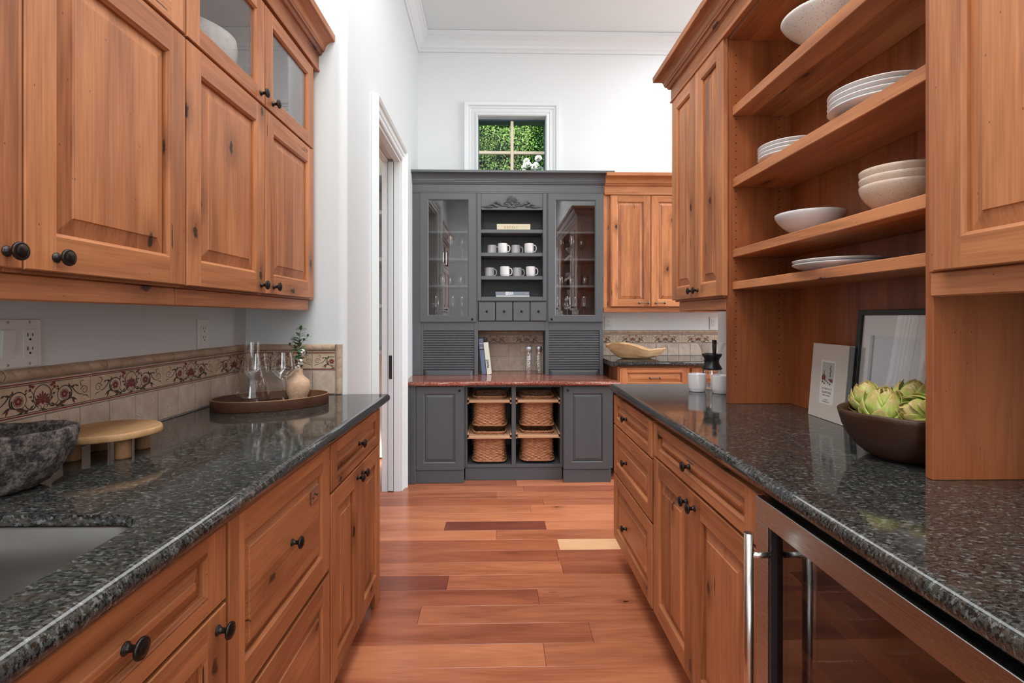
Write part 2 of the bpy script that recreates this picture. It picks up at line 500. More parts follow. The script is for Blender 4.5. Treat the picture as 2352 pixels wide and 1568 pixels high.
        s.add(vs_, fs, m, smooth)
        return s.add(vs_, [list(range(k))[::-1], list(range((n - 1) * k, n * k))], m)

W = {}
def obj(name, mb, mats, parent=None, loc=None, rot=None, quat=None, label=None, cat=None, group=None, kind=None, local=False, mesh=None):
    base = W[parent.name] if parent else Vector((0, 0, 0))
    L = Vector(loc) if loc is not None else Vector(base)
    if mesh is None:
        me = bpy.data.meshes.new(name)
        vv = mb.v if local else [(x - L.x, y - L.y, z - L.z) for x, y, z in mb.v]
        me.from_pydata(vv, [], mb.f)
        for m in (mats if isinstance(mats, (list, tuple)) else [mats]):
            me.materials.append(m)
        me.polygons.foreach_set('material_index', mb.mi)
        me.polygons.foreach_set('use_smooth', mb.sm)
        bm = bmesh.new()
        bm.from_mesh(me)
        bmesh.ops.remove_doubles(bm, verts=bm.verts, dist=1e-6)
        bmesh.ops.recalc_face_normals(bm, faces=bm.faces)
        bm.to_mesh(me)
        bm.free()
    else:
        me = mesh
    o = bpy.data.objects.new(name, me)
    C.objects.link(o)
    if parent:
        o.parent = parent
    o.location = L - base
    if rot:
        o.rotation_euler = rot
    if quat:
        o.rotation_mode = 'QUATERNION'
        o.rotation_quaternion = quat
    W[o.name] = L
    tag(o, label, cat, group, kind)
    return o

def tag(o, label=None, cat=None, group=None, kind=None):
    for k, v in (('label', label), ('category', cat), ('group', group), ('kind', kind)):
        if v:
            o[k] = v
    return o

def thing(name, label, cat, loc=(0, 0, 0), group=None, kind=None):
    o = bpy.data.objects.new(name, None)
    o.empty_display_size = .05
    C.objects.link(o)
    o.location = loc
    W[o.name] = Vector(loc)
    return tag(o, label, cat, group, kind)

def dup(src, loc, rotz=None, label=None, group=None):
    r = src.copy()
    C.objects.link(r)
    r.location = loc
    W[r.name] = Vector(loc)
    if rotz is not None:
        r.rotation_euler = (0, 0, rotz)
    if label:
        r['label'] = label
    if group:
        r['group'] = group
    for ch in list(src.children):
        c = ch.copy()
        C.objects.link(c)
        c.parent = r
        for g in list(ch.children):
            d = g.copy()
            C.objects.link(d)
            d.parent = c
    return r

def text_mb(body, size, extrude=.0, xs=1.0, spacing=1.0, bold=0.0):
    cu = bpy.data.curves.new('lettering', 'FONT')
    cu.body = body
    cu.size = size
    cu.align_x, cu.align_y = 'CENTER', 'CENTER'
    cu.space_character = spacing
    cu.offset = bold
    cu.extrude = .0003
    cu.resolution_u = 3
    to = bpy.data.objects.new('lettering', cu)
    me = bpy.data.meshes.new_from_object(to)
    mb = MB()
    mb.add([(v.co.x * xs, v.co.y, v.co.z) for v in me.vertices], [list(p.vertices) for p in me.polygons])
    bpy.data.objects.remove(to)
    bpy.data.curves.remove(cu)
    bpy.data.meshes.remove(me)
    return mb

def text_obj(body, size, fm, mat, parent, loc, name='lettering', **kw):
    """lettering whose plane maps (x, y, depth) through fm"""
    t = text_mb(body, size, **kw)
    mb = MB(fm)
    mb.add(t.v, t.f)
    return obj(name, mb, mat, parent, loc)

def frame_map(O, U, V, N):
    O, U, V, N = map(Vector, (O, U, V, N))
    return lambda u, v, n: tuple(O + U * u + V * v + N * n)

# knobs share their meshes; their axis is local +Z
kb = MB().lathe([(0, 0), (.0095, 0), (.0095, .0015), None, (.0075, .003), (.0052, .007), (.0050, .013), (.0085, .018), (.0150, .0205), None, (.0158, .0225), (.0150, .0250), None, (.0128, .0262), (.0122, .0256), None, (.0105, .0275), (.006, .0295), (0, .030)], 24)
KNOB = obj('knob', kb, BRONZE)
KNOB_ME = KNOB.data
sb = MB().lathe([(0, 0), (.006, 0), (.0045, .004), (.0045, .010), (.009, .014), (.010, .018), (.007, .023), (0, .025)], 16)
SKNOB = obj('knob', sb, BRONZE)
SKNOB_ME = SKNOB.data
pb = MB().tube([(-.038, 0, .021), (-.02, 0, .0225), (0, 0, .023), (.02, 0, .0225), (.038, 0, .021)], [.0042, .0034, .0030, .0034, .0042], 8)
for sx in (-.038, .038):
    pb.lathe([(0, 0), (.006, 0), (.004, .008), (.0045, .014), (.0085, .017), (.0095, .022), (.007, .028), (0, .030)], 14, (sx, 0, 0))
PULL = obj('handle', pb, PEWTER)
PULL_ME = PULL.data
for o in (KNOB, SKNOB, PULL):
    bpy.data.objects.remove(o)

def put_knob(parent, p, N, me=KNOB_ME, name='knob'):
    q = Vector((0, 0, 1)).rotation_difference(Vector(N))
    if name == 'handle':
        q = Quaternion((1, 0, 0), radians(90)) if Vector(N).y < -.5 else q
    return obj(name, None, None, parent, p, quat=q, mesh=me)

def door(name, parent, O, U, N, u0, u1, v0, v1, mats, pmat, t=.020, sw=.062, rw=.062, kind='panel', slope=.034, knob=None, km=KNOB_ME, kname='knob', grain_h=False, glassmat=None):
    """framed front in the plane through O; mats = (vertical grain, horizontal grain)"""
    fm = frame_map(O, U, (0, 0, 1), N)
    cu, cv = (u0 + u1) / 2, (v0 + v1) / 2
    mb = MB(fm)
    a, b, c, d = u0 + sw, u1 - sw, v0 + rw, v1 - rw
    e, g = .002, .007
    q = lambda p, m: mb.add(p, [(0, 1, 2, 3)], m)
    U0, U1, V0, V1 = u0 + e, u1 - e, v0 + e, v1 - e
    q([(U0, V0, t), (a, V0, t), (a, V1, t), (U0, V1, t)], 0)
    q([(b, V0, t), (U1, V0, t), (U1, V1, t), (b, V1, t)], 0)
    q([(a, V0, t), (b, V0, t), (b, c, t), (a, c, t)], 1)
    q([(a, d, t), (b, d, t), (b, V1, t), (a, V1, t)], 1)
    def ring(p0, n0, p1, n1, m4):
        (x0, x1, y0, y1), (X0, X1, Y0, Y1) = p0, p1
        A = [(x0, y0, n0), (x1, y0, n0), (x1, y1, n0), (x0, y1, n0)]
        B = [(X0, Y0, n1), (X1, Y0, n1), (X1, Y1, n1), (X0, Y1, n1)]
        for i in range(4):
            j = (i + 1) % 4
            q([A[i], A[j], B[j], B[i]], m4[i])
    M4 = (1, 0, 1, 0)
    ring((U0, U1, V0, V1), t, (u0, u1, v0, v1), t - e, M4)
    ring((u0, u1, v0, v1), t - e, (u0, u1, v0, v1), .0005, M4)
    ring((a, b, c, d), t, (a + .002, b - .002, c + .002, d - .002), t - .002, M4)
    ring((a + .002, b - .002, c + .002, d - .002), t - .002, (a + g, b - g, c + g, d - g), t - .006, M4)
    ring((a + g, b - g, c + g, d - g), t - .006, (a + g, b - g, c + g, d - g), .0005, M4)
    ring((u0, u1, v0, v1), .0005, (a + g, b - g, c + g, d - g), .0005, M4)
    do = obj(name, mb, list(mats), parent, fm(cu, cv, 0))
    pm = MB(fm)
    A0 = (a + g - .001, b - g + .001, c + g - .001, d - g + .001)
    if kind == 'panel':
        mb2 = pm
        def ring2(p0, n0, p1, n1):
            (x0, x1, y0, y1), (X0, X1, Y0, Y1) = p0, p1
            A = [(x0, y0, n0), (x1, y0, n0), (x1, y1, n0), (x0, y1, n0)]
            B = [(X0, Y0, n1), (X1, Y0, n1), (X1, Y1, n1), (X0, Y1, n1)]
            for i in range(4):
                j = (i + 1) % 4
                mb2.add([A[i], A[j], B[j], B[i]], [(0, 1, 2, 3)])
        ins = lambda k: (A0[0] + k, A0[1] - k, A0[2] + k, A0[3] - k)
        ring2(ins(0), .003, ins(0), t - .013)
        ring2(ins(0), t - .013, ins(slope), t - .0055)
        ring2(ins(slope), t - .0055, ins(slope + .0015), t - .0025)
        i2 = ins(slope + .0015)
        mb2.add([(i2[0], i2[2], t - .0025), (i2[1], i2[2], t - .0025), (i2[1], i2[3], t - .0025), (i2[0], i2[3], t - .0025)], [(0, 1, 2, 3)])
        mb2.add([(A0[0], A0[2], .003), (A0[1], A0[2], .003), (A0[1], A0[3], .003), (A0[0], A0[3], .003)], [(3, 2, 1, 0)])
        obj('raised_panel', pm, pmat, do, fm(cu, cv, 0))
    else:
        pm.box(A0[0], A0[1], A0[2], A0[3], .006, .009, c=0)
        obj('glass_pane', pm, glassmat or PANE, do, fm(cu, cv, 0))
    if knob:
        for ku, kv in (knob if isinstance(knob, list) else [knob]):
            put_knob(do, fm(ku, kv, t - (.0025 if kname != 'knob' or a < ku < b and c < kv < d else 0)), N, km, kname)
    return do

def inset_poly(pts, flags, k):
    n = len(pts)
    out = []
    for i in range(n):
        p0, p1, p2 = (Vector(pts[i - 1]), Vector(pts[i]), Vector(pts[(i + 1) % n]))
        d1, d2 = (p1 - p0).normalized(), (p2 - p1).normalized()
        n1, n2 = Vector((-d1.y, d1.x)), Vector((-d2.y, d2.x))
        k1 = k if flags[i - 1] else 0
        k2 = k if flags[i] else 0
        den = d1.x * d2.y - d1.y * d2.x
        A, B = p1 + n1 * k1, p1 + n2 * k2
        if abs(den) < 1e-4:
            out.append(tuple(A))
            continue
        w = B - A
        t = (w.x * d2.y - w.y * d2.x) / den
        out.append(tuple(A + d1 * t))
    return out

def slab(pts, flags, z0, z1, r=.018, hole=None, lip=None):
    """stone top, ccw outline, flagged edges (edge i runs from point i) get a bullnose"""
    mb = MB()
    n = len(pts)
    h = z1 - z0
    prof = [(r * (1 - sin(a)) , z0 + h / 2 - h / 2 * cos(a)) for a in [pi * i / 10 for i in range(11)]]
    prof = [(abs(k), z) for k, z in prof]
    rings = [inset_poly(pts, flags, k) for k, z in prof]
    vs_ = [(x, y, z) for ring, (k, z) in zip(rings, prof) for x, y in ring]
    fs, K = [], len(prof)
    for i in range(K - 1):
        for j in range(n):
            l = (j + 1) % n
            fs.append((i * n + j, i * n + l, (i + 1) * n + l, (i + 1) * n + j))
    mb.add(vs_, fs, 0, True)
    for ring, z in ((rings[-1], z1), (rings[0], z0)):
        loops = [[Vector((x, y, 0)) for x, y in ring]]
        if hole:
            loops.append([Vector((x, y, 0)) for x, y in hole])
        flat = [v for lp in loops for v in lp]
        mb.add([(v.x, v.y, z) for v in flat], [list(t) for t in tessellate_polygon(loops)])
    if hole:
        m = len(hole)
        mb.add([(x, y, z1) for x, y in hole] + [(x, y, z1 - (lip or h)) for x, y in hole], [(i, (i + 1) % m, m + (i + 1) % m, m + i) for i in range(m)], 0, True)
    return mb

def hollow(mb, x0, x1, y0, y1, z0, z1, open_side, th=.018, m=0):
    """open-fronted carcass; open_side in '+x','-x','-y'"""
    mb.box(x0, x1, y0, y1, z0, z0 + th, m)
    mb.box(x0, x1, y0, y1, z1 - th, z1, m)
    a, b = z0 + th, z1 - th
    if open_side[1] == 'x':
        mb.box(x0, x1, y0, y0 + th, a, b, m)
        mb.box(x0, x1, y1 - th, y1, a, b, m)
        if open_side == '+x':
            mb.box(x0, x0 + .008, y0 + th, y1 - th, a, b, m)
        else:
            mb.box(x1 - .008, x1, y0 + th, y1 - th, a, b, m)
    else:
        mb.box(x0, x0 + th, y0, y1, a, b, m)
        mb.box(x1 - th, x1, y0, y1, a, b, m)
        mb.box(x0 + th, x1 - th, y1 - .008, y1, a, b, m)
    return mb

# ------------------------------------------------------------------ the room
CZ = 3.80
def struct(name, mb, mats, parent=None, loc=None):
    return obj(name, mb, mats, parent, loc, kind=None if parent else 'structure')

YW = 2.297                                     # the return wall that ends the left counter
def wx(y):                                     # the passage wall leans very slightly away from the axis
    return -.700 - (y - YW) * .045 / (4.57 - YW)
DY0, DY1, DZ = 2.880, 3.690, 2.405             # pantry doorway
WX0, WX1, WZ0, WZ1 = -.205, .408, 2.47, 3.075  # window opening

mb = MB()
mb.box(-1.30, -1.145, -2.5, YW, 0, CZ, c=0)
arc = [(-.735 + .035 * cos(a) , YW + .035 - .035 * sin(a)) for a in [pi / 2 - pi / 2 * i / 8 for i in range(9)]]
mb.prism([(-1.30, YW)] + arc + [(wx(DY0), DY0), (wx(DY0) - .13, DY0), (wx(2.42) - .13, 2.42), (-1.30, 2.42)], 0, CZ)
mb.prism([(wx(DY1), DY1), (wx(4.57), 4.57), (wx(4.57) - .13, 4.57), (wx(DY1) - .13, DY1)], 0, CZ)
mb.prism([(wx(DY0), DY0), (wx(DY1), DY1), (wx(DY1) - .13, DY1), (wx(DY0) - .13, DY0)], DZ, CZ)
wall_left = struct('wall_left', mb, WALLG, loc=(-1.145, 1, 0))

mb = MB()
mb.box(-2.1, WX0, 4.57, 4.75, 0, CZ, c=0)
mb.box(WX1, 5.0, 4.57, 4.75, 0, CZ, c=0)
mb.box(WX0, WX1, 4.57, 4.75, 0, WZ0, c=0)
mb.box(WX0, WX1, 4.57, 4.75, WZ1, CZ, c=0)
wall_back = struct('wall_back', mb, WALL, loc=(0, 4.57, 0))

wall_right = struct('wall_right', MB().box(1.174, 1.32, -2.5, 2.71, 0, CZ, c=.004), WALL, loc=(1.174, 1, 0))
mb = MB()
mb.box(5.0, 5.15, -2.5, .6, 0, CZ, c=0)
mb.box(5.0, 5.15, 4.0, 4.75, 0, CZ, c=0)
mb.box(5.0, 5.15, .6, 4.0, 0, .95, c=0)
mb.box(5.0, 5.15, .6, 4.0, 2.95, CZ, c=0)
struct('wall_kitchen', mb, WALL, loc=(5, 1, 0))
mb = MB()
mb.box(-1.30, 5.15, -2.65, -2.5, 0, CZ, c=0)
struct('wall_hall', mb, WALL, loc=(0, -2.5, 0))
mb = MB()
mb.box(-2.1, -2.0, 2.42, 4.57, 0, CZ, c=0)
struct('wall_pantry', mb, PANT, loc=(-2, 3.5, 0))
struct('ceiling', MB().box(-2.1, 5.15, -2.65, 4.75, CZ, CZ + .12, c=0), CEIL, loc=(1, 1, CZ))

# floor: a slab with every board laid on it across the passage
floor = struct('floor', MB().box(-2.1, 5.15, -2.65, 4.75, -.12, -.016, c=0), FLOORM[0], loc=(1, 1, -.02))
pitch, y0 = .1305, 2.737
fr = random.Random(3)
fixed = {0: [(-.9, .321, 1), (.321, .85, 3), (.85, 1.6, 0)],
         1: [(-.9, -.025, 2), (-.025, 1.6, 0)],
         2: [(-.9, -.336, 2), (-.336, .272, 4), (.272, 1.6, 2)],
         3: [(-.9, 1.6, 2)],
         4: [(-.9, .196, 0), (.196, 1.6, 2)],
         -1: [(-.9, .30, 1), (.30, 1.6, 1)],
         -2: [(-.9, .31, 0), (.31, 1.6, 1)],
         -3: [(-.9, -.253, 4), (-.253, 1.6, 0)],
         -4: [(-.9, .17, 1), (.17, 1.6, 0)],
         -5: [(-.9, -.345, 1), (-.345, 1.6, 0)],
         -6: [(-.9, .363, 1), (.363, 1.6, 0)],
         -7: [(-.9, .165, 2), (.165, 1.6, 0)],
         -8: [(-.9, .9, 2), (.9, 1.6, 0)]}
for k in range(-16, 14):
    ya, yb = y0 + pitch * k, y0 + pitch * (k + 1)
    row = fixed.get(k)
    if not row:
        xs = [-.9]
        x = -.9 + fr.uniform(.3, 1.2)
        while x < 1.5:
            xs.append(x)
            x += fr.uniform(.6, 1.5)
        xs.append(1.6)
        row = [(a, b, fr.choice((0, 0, 1, 2))) for a, b in zip(xs, xs[1:])]
    for a, b, m in row:
        obj('floor_board', MB().box(a + .0005, b - .0005, ya + .0005, min(yb, 4.56) - .0005, -.016, 0, c=.0012), FLOORM[m], floor, ((a + b) / 2, (ya + yb) / 2, 0))

# ceiling cornice
prof = [(0, 0), (.012, 0), (.016, .006), (.016, .020), (.022, .026), (.028, .030), (.036, .050), (.060, .085), (.088, .106), (.100, .110), (.100, .150), (0, .150)]
CP = [(o, 3.648 + u) for o, u in prof]
struct('trim_1', MB().sweep([(wx(2.34), 2.34), (wx(4.569), 4.569), (4.99, 4.569)], CP), TRIM, loc=(0, 4.5, 3.7))
struct('trim_2', MB().sweep([(1.173, 2.70), (1.173, -2.49)], CP), TRIM, loc=(1.17, 1, 3.7))

# window: stepped casing, sash, bars and four panes
CASE = [(.000, 0), (.000, .020), (.008, .026), (.014, .024), (.030, .012), (.036, .018), (.062, .014), (.068, .020), (.082, .018), (.092, .030), (.118, .032), (.122, .028), (.122, 0)]
def casing_mb(fm, u0, u1, v0, v1, prof):
    """three sided casing round an opening: up the left, across, down the right"""
    mb = MB(fm)
    rows = []
    for o, n in prof:
        rows.append([(u0 - o, v0, n), (u0 - o, v1 + o, n), (u1 + o, v1 + o, n), (u1 + o, v0, n)])
    k = len(rows)
    vs_ = [p for r in rows for p in r]
    fs = [(i * 4 + j, i * 4 + j + 1, ((i + 1) % k) * 4 + j + 1, ((i + 1) % k) * 4 + j) for i in range(k) for j in range(3)]
    mb.add(vs_, fs)
    mb.add([r[0] for r in rows], [list(range(k))])
    mb.add([r[3] for r in rows], [list(range(k))])
    return mb
fmB = frame_map((0, 4.569, 0), (1, 0, 0), (0, 0, 1), (0, -1, 0))
win = struct('window_1', casing_mb(fmB, WX0 - .002, WX1 + .002, WZ0 - .10, WZ1 + .002, [(o, n) for o, n in CASE]), TRIM, loc=(.1, 4.57, 2.77))
mb = MB()
y0_, y1_ = 4.635, 4.665
for a, b, c, d in ((WX0, WX0 + .004, WZ0, WZ1), (WX1 - .004, WX1, WZ0, WZ1), (WX0 + .004, WX1 - .004, WZ1 - .012, WZ1), (WX0 + .004, WX1 - .004, WZ0, WZ0 + .02)):
    mb.box(a, b, y0_, 4.749, c, d, c=.001)
obj('sash', mb, plain('blue_grey_sash', (.05, .09, .14, 1), .4), win, (.1, 4.65, 2.77))
MUNT = plain('cream_bar_paint', (.78, .68, .52, 1), .45)
mx, mz = .104, 2.772
obj('glazing_bar', MB().box(mx - .014, mx + .014, 4.632, 4.662, WZ0 + .02, WZ1 - .012, c=.004), MUNT, win, (mx, 4.65, 2.77))
for a, b in ((WX0 + .004, mx - .0141), (mx + .0141, WX1 - .004)):
    obj('glazing_bar', MB().box(a, b, 4.632, 4.662, mz - .014, mz + .014, c=.004), MUNT, win, ((a + b) / 2, 4.65, mz))
for a, b in ((WX0 + .004, mx - .014), (mx + .014, WX1 - .004)):
    for c, d in ((WZ0 + .02, mz - .014), (mz + .014, WZ1 - .012)):
        obj('window_pane', MB().box(a, b, 4.648, 4.652, c, d, c=0), PANEW, win, ((a + b) / 2, 4.65, (c + d) / 2))

# pantry doorway: casing, jambs, pocket door with its latch
wd = Vector((wx(DY1) - wx(DY0), DY1 - DY0, 0)).normalized()
wnrm = Vector((wd.y, -wd.x, 0))
fmD = frame_map((wx(DY0), DY0, 0), wd, (0, 0, 1), wnrm)
DW = DY1 - DY0
DC = [(.000, .001), (.000, .012), (.006, .016), (.012, .014), (.030, .014), (.036, .020), (.062, .022), (.068, .032), (.082, .040), (.090, .036), (.090, .001)]
dr = struct('door_1', casing_mb(fmD, 0, DW, 0, DZ, DC), TRIM, loc=fmD(DW / 2, 0, 0))
mb = MB(fmD)
mb.box(DW - .018, DW, 0, DZ, -.046, -.001)
mb.box(DW - .018, DW, 0, DZ, -.132, -.090)
mb.box(0, .018, 0, DZ, -.132, -.001)
mb.box(.018, DW - .018, DZ - .018, DZ, -.046, -.001)
mb.box(.018, DW - .018, DZ - .018, DZ, -.132, -.090)
obj('jamb', mb, TRIM, dr, fmD(DW / 2, 0, -.06))
mb = MB(fmD)
mb.box(DW - .024, DW + .45, .008, DZ - .02, -.086, -.051, c=.002)
pd = obj('pocket_door', mb, DOORP, dr, fmD(DW, 0, -.068))
zl = 1.263 - (842 - 728) / 1160 * 3.68
mb = MB(fmD)
mb.box(DW - .0265, DW - .0245, zl - .085, zl + .085, -.080, -.057, c=.0008)
obj('latch_plate', mb, LATCH, pd, fmD(DW - .025, zl, -.068), label='dark metal latch plate')
# pantry shelves on its far wall
PSL = ['white pantry shelf through the doorway, just above counter height', 'white pantry shelf through the doorway, second above counter height', 'white pantry shelf through the doorway, third above counter height', 'white pantry shelf through the doorway, fourth above counter height', 'topmost white pantry shelf through the doorway under the warm light']
for lab, z in zip(PSL, (.982, 1.352, 1.722, 2.092, 2.40)):
    obj('pantry_shelf', MB().box(-1.99, wx(4.2) - .14, 4.02, 4.565, z - .016, z + .016, c=.003), DOORP, None, (-1.4, 4.3, z), label=lab, cat='shelf', group='pantry shelves')

# ------------------------------------------------------------------ backsplash: every tile a piece of the wall behind it
def scroll(mb, fm, w_clip, start=0.0):
    """glazed scrollwork of one border tile, .300 x .087, clipped at u < w_clip"""
    raw = MB()
    def ribbon(pts, w, m=0):
        n = len(pts)
        ws = [k * 1.25 for k in (w if isinstance(w, (list, tuple)) else [w] * n)]
        if n < 12:                              # round the hand-placed vines
            P2, W2 = [], []
            for i in range(n - 1):
                p0, p1, p2, p3 = (Vector(pts[max(i - 1, 0)]), Vector(pts[i]), Vector(pts[i + 1]), Vector(pts[min(i + 2, n - 1)]))
                for q in range(4):
                    t = q / 4
                    c = .5 * (2 * p1 + (p2 - p0) * t + (2 * p0 - 5 * p1 + 4 * p2 - p3) * t * t + (3 * p1 - p0 - 3 * p2 + p3) * t ** 3)
                    P2.append((c.x, c.y))
                    W2.append(ws[i] + (ws[i + 1] - ws[i]) * t)
            pts, ws = P2 + [pts[-1]], W2 + [ws[-1]]
            n = len(pts)
        L, Rr = [], []
        for i, p in enumerate(pts):
            a, b = Vector(pts[max(i - 1, 0)]), Vector(pts[min(i + 1, n - 1)])
            d = (b - a)
            d = d.normalized() if d.length > 1e-9 else Vector((1, 0))
            nn = Vector((-d.y, d.x)) * ws[i] / 2
            L.append((p[0] + nn.x, p[1] + nn.y, 0))
            Rr.append((p[0] - nn.x, p[1] - nn.y, 0))
        for i in range(n - 1):
            raw.add([L[i], L[i + 1], Rr[i + 1], Rr[i]], [(0, 1, 2, 3)], m)
    def arc(cx, cy, r0, r1, a0, a1, w0, w1=None, n=16, m=0, sx=1.0):
        w1 = w0 if w1 is None else w1
        pts = [(cx + (r0 + (r1 - r0) * i / n) * cos(radians(a0 + (a1 - a0) * i / n)) * sx, cy + (r0 + (r1 - r0) * i / n) * sin(radians(a0 + (a1 - a0) * i / n))) for i in range(n + 1)]
        ribbon(pts, [w0 + (w1 - w0) * i / n for i in range(n + 1)], m)
    def leaf(x, y, ang, L, wd_, m=0):
        a = radians(ang)
        u, v = (cos(a), sin(a)), (-sin(a), cos(a))
        pr = [(0, 0), (.14, .26), (.30, .46), (.46, .47), (.62, .36), (.80, .22), (1, .10), (.80, .02), (.62, -.20), (.46, -.40), (.30, -.44), (.14, -.26)]
        raw.add([(x + u[0] * p * L + v[0] * q * wd_ * 1.3, y + u[1] * p * L + v[1] * q * wd_ * 1.3, 0) for p, q in pr], [tuple(range(len(pr)))], m)
    def lens(x, y, ang, L, wd_, m=0):
        a = radians(ang)
        u, v = (cos(a), sin(a)), (-sin(a), cos(a))
        pr = [(.05, .06), (.35, .26), (.60, .50), (.76, .62), (.84, .34), (1.0, 0), (.84, -.34), (.76, -.62), (.60, -.50), (.35, -.26), (.05, -.06)]
        raw.add([(x + u[0] * p * L + v[0] * q * wd_, y + u[1] * p * L + v[1] * q * wd_, 0) for p, q in pr], [tuple(range(11))], m)
    def petal(x, y, ang, L, wd_, m=0):
        a = radians(ang)
        u, v = (cos(a), sin(a)), (-sin(a), cos(a))
        pr = [(.12, 0), (.40, .36), (.74, .56), (1.0, .30), (.88, 0), (1.0, -.30), (.74, -.56), (.40, -.36)]
        raw.add([(x + u[0] * p * L + v[0] * q * wd_, y + u[1] * p * L + v[1] * q * wd_, 0) for p, q in pr], [tuple(range(8))], m)
    for sgn in (-1, 1):
        X = lambda x: .150 + sgn * (x - .150)
        A = lambda a: a if sgn > 0 else 180 - a
        cx = X(.213)
        arc(cx, .0415, .0125, .0125, 0, 360, .0011, n=20)
        for k in range(5):
            petal(cx, .0415, 90 + k * 72, .0108, .0092, 1)
        arc(cx, .0420, .0200, .0225, A(215), A(-45), .0012, .0032, n=20)
        arc(cx, .0415, .0165, .0205, A(10), A(-150), .0034, .0010, n=14)
        ribbon([(X(.196), .030), (X(.188), .020), (X(.176), .017), (X(.166), .028), (X(.172), .048), (X(.180), .060), (X(.192), .064)], [.0012, .0022, .003, .0022, .0016, .0014, .001])
        for (x, y, a, L, w, m) in ((.190, .0165, 4, .026, .0060, 2), (.186, .0170, -22, .016, .0050, 0), (.196, .0180, 20, .030, .0060, 0), (.206, .0165, 34, .022, .0050, 2), (.184, .0190, 150, .016, .0045, 0), (.222, .0235, 48, .018, .0045, 0), (.200, .0140, -8, .018, .0040, 0), (.228, .0580, 100, .012, .004, 0), (.196, .0600, 120, .010, .0035, 0), (.180, .070, 60, .012, .008, 1), (.180, .070, 170, .011, .007, 1), (.181, .069, -60, .012, .006, 1),
                                   (.232, .055, 20, .020, .005, 0), (.232, .030, -28, .026, .006, 0), (.238, .024, -60, .016, .005, 1), (.246, .060, -20, .014, .004, 0), (.172, .034, 40, .012, .005, 0), (.177, .047, 10, .012, .004, 0), (.198, .055, 150, .010, .004, 0)):
            leaf(X(x), y, A(a), L, w, m)
        arc(X(.276), .0430, .0030, .0125, A(60), A(60 + 470), .0008, .0016, n=26)
        ribbon([(X(.2700), .0335), (X(.258), .035), (X(.246), .044), (X(.236), .056), (X(.226), .063)], [.0012, .0018, .0022, .0026, .0016])
        ribbon([(X(.2700), .0300), (X(.284), .027), (X(.289), .020)], [.0012, .002, .0005])
        ribbon([(X(.268), .054), (X(.262), .064), (X(.268), .070), (X(.275), .068)], [.001, .0016, .0014, .0006])
        arc(X(.160), .0185, .0018, .0072, A(200), A(200 + 420), .0008, .0014, n=18)
    arc(.150, .0450, .0285, .0285, -62, 242, .0016, n=28, sx=.86)
    for k in range(11):
        a = 90 + (k - 5) * 22.5
        lens(.150, .033, a, .0275 - abs(k - 5) * .0014 if k % 2 else .0240 - abs(k - 5) * .0011, .0046, 1)
    leaf(.150, .036, -90, .013, .009, 1)
    leaf(.150, .0165, -90, .010, .007, 0)
    for nf, (f, m) in enumerate(zip(raw.f, raw.mi)):
        pts = [raw.v[i] for i in f]
        if max(p[0] for p in pts) <= w_clip + start and min(p[0] for p in pts) >= start:
            mb.add([fm(p[0] - start, p[1], nf * 1e-6) for p in pts], [list(range(len(pts)))], m)
    for v0, v1, m in ((.0040, .0072, 1), (.0090, .0110, 0), (.0765, .0785, 0), (.0803, .0835, 1)):
        mb.add([fm(0, v0, 0), fm(w_clip, v0, 0), fm(w_clip, v1, 0), fm(0, v1, 0)], [(0, 1, 2, 3)], m)
    return mb

def border_tile(parent, O, U, N, u0, w=.298, z=1.022, h=.087, start=0.0):
    fm = frame_map((O[0], O[1], 0), U, (0, 0, 1), N)
    mb = MB(fm)
    mb.box(u0, u0 + w, z, z + h, 0, .0075, c=.0012)
    t = obj('border_tile', mb, TRAVB, parent, fm(u0 + w / 2, z + h / 2, 0))
    sm = MB()
    scroll(sm, lambda p, q, n: fm(u0 + p, z + q, .0078 + n), w, start)
    obj('painted_scroll', sm, [INK, INKR, INKB], t, fm(u0 + w / 2, z + h / 2, 0))
    return t

def square_tile(parent, O, U, N, u0, u1, z0, z1, th=.0065):
    fm = frame_map((O[0], O[1], 0), U, (0, 0, 1), N)
    mb = MB(fm)
    mb.box(u0 + .0012, u1 - .0012, z0 + .0010, z1 - .0010, 0, th + R.uniform(0, .0012), c=.003)
    obj('tile', mb, TRAV, parent, fm((u0 + u1) / 2, (z0 + z1) / 2, 0))

def rope_tile(parent, O, U, V, N, u0, L, v0=0.0, h=.031, name='rope_tile'):
    """half round moulding with slanting grooves, running along U, rising along V"""
    fm = frame_map(O, U, V, N)
    mb = MB(fm)
    nu, nv = max(8, int(L / .0026)), 8
    vs_ = []
    for i in range(nu + 1):
        u = L * i / nu
        for j in range(nv + 1):
            a = pi * j / nv
            g = ((u + 1.15 * h * j / nv) / .043) % 1.0
            dep = .0034 * max(0, 1 - min(g, 1 - g) / .10)
            rr = .0155 - dep
            vs_.append((u0 + u, v0 + h / 2 - (h / 2 - dep * .3) * cos(a), rr * sin(a)))
    k = nv + 1
    fs = [(i * k + j, i * k + j + 1, (i + 1) * k + j + 1, (i + 1) * k + j) for i in range(nu) for j in range(nv)]
    mb.add(vs_, fs, 0, True)
    mb.add([vs_[j] for j in range(k)], [list(range(k))])
    mb.add([vs_[nu * k + j] for j in range(k)], [list(range(k))])
    obj(name, mb, TRAVR, parent, fm(u0 + L / 2, v0 + h / 2, 0))

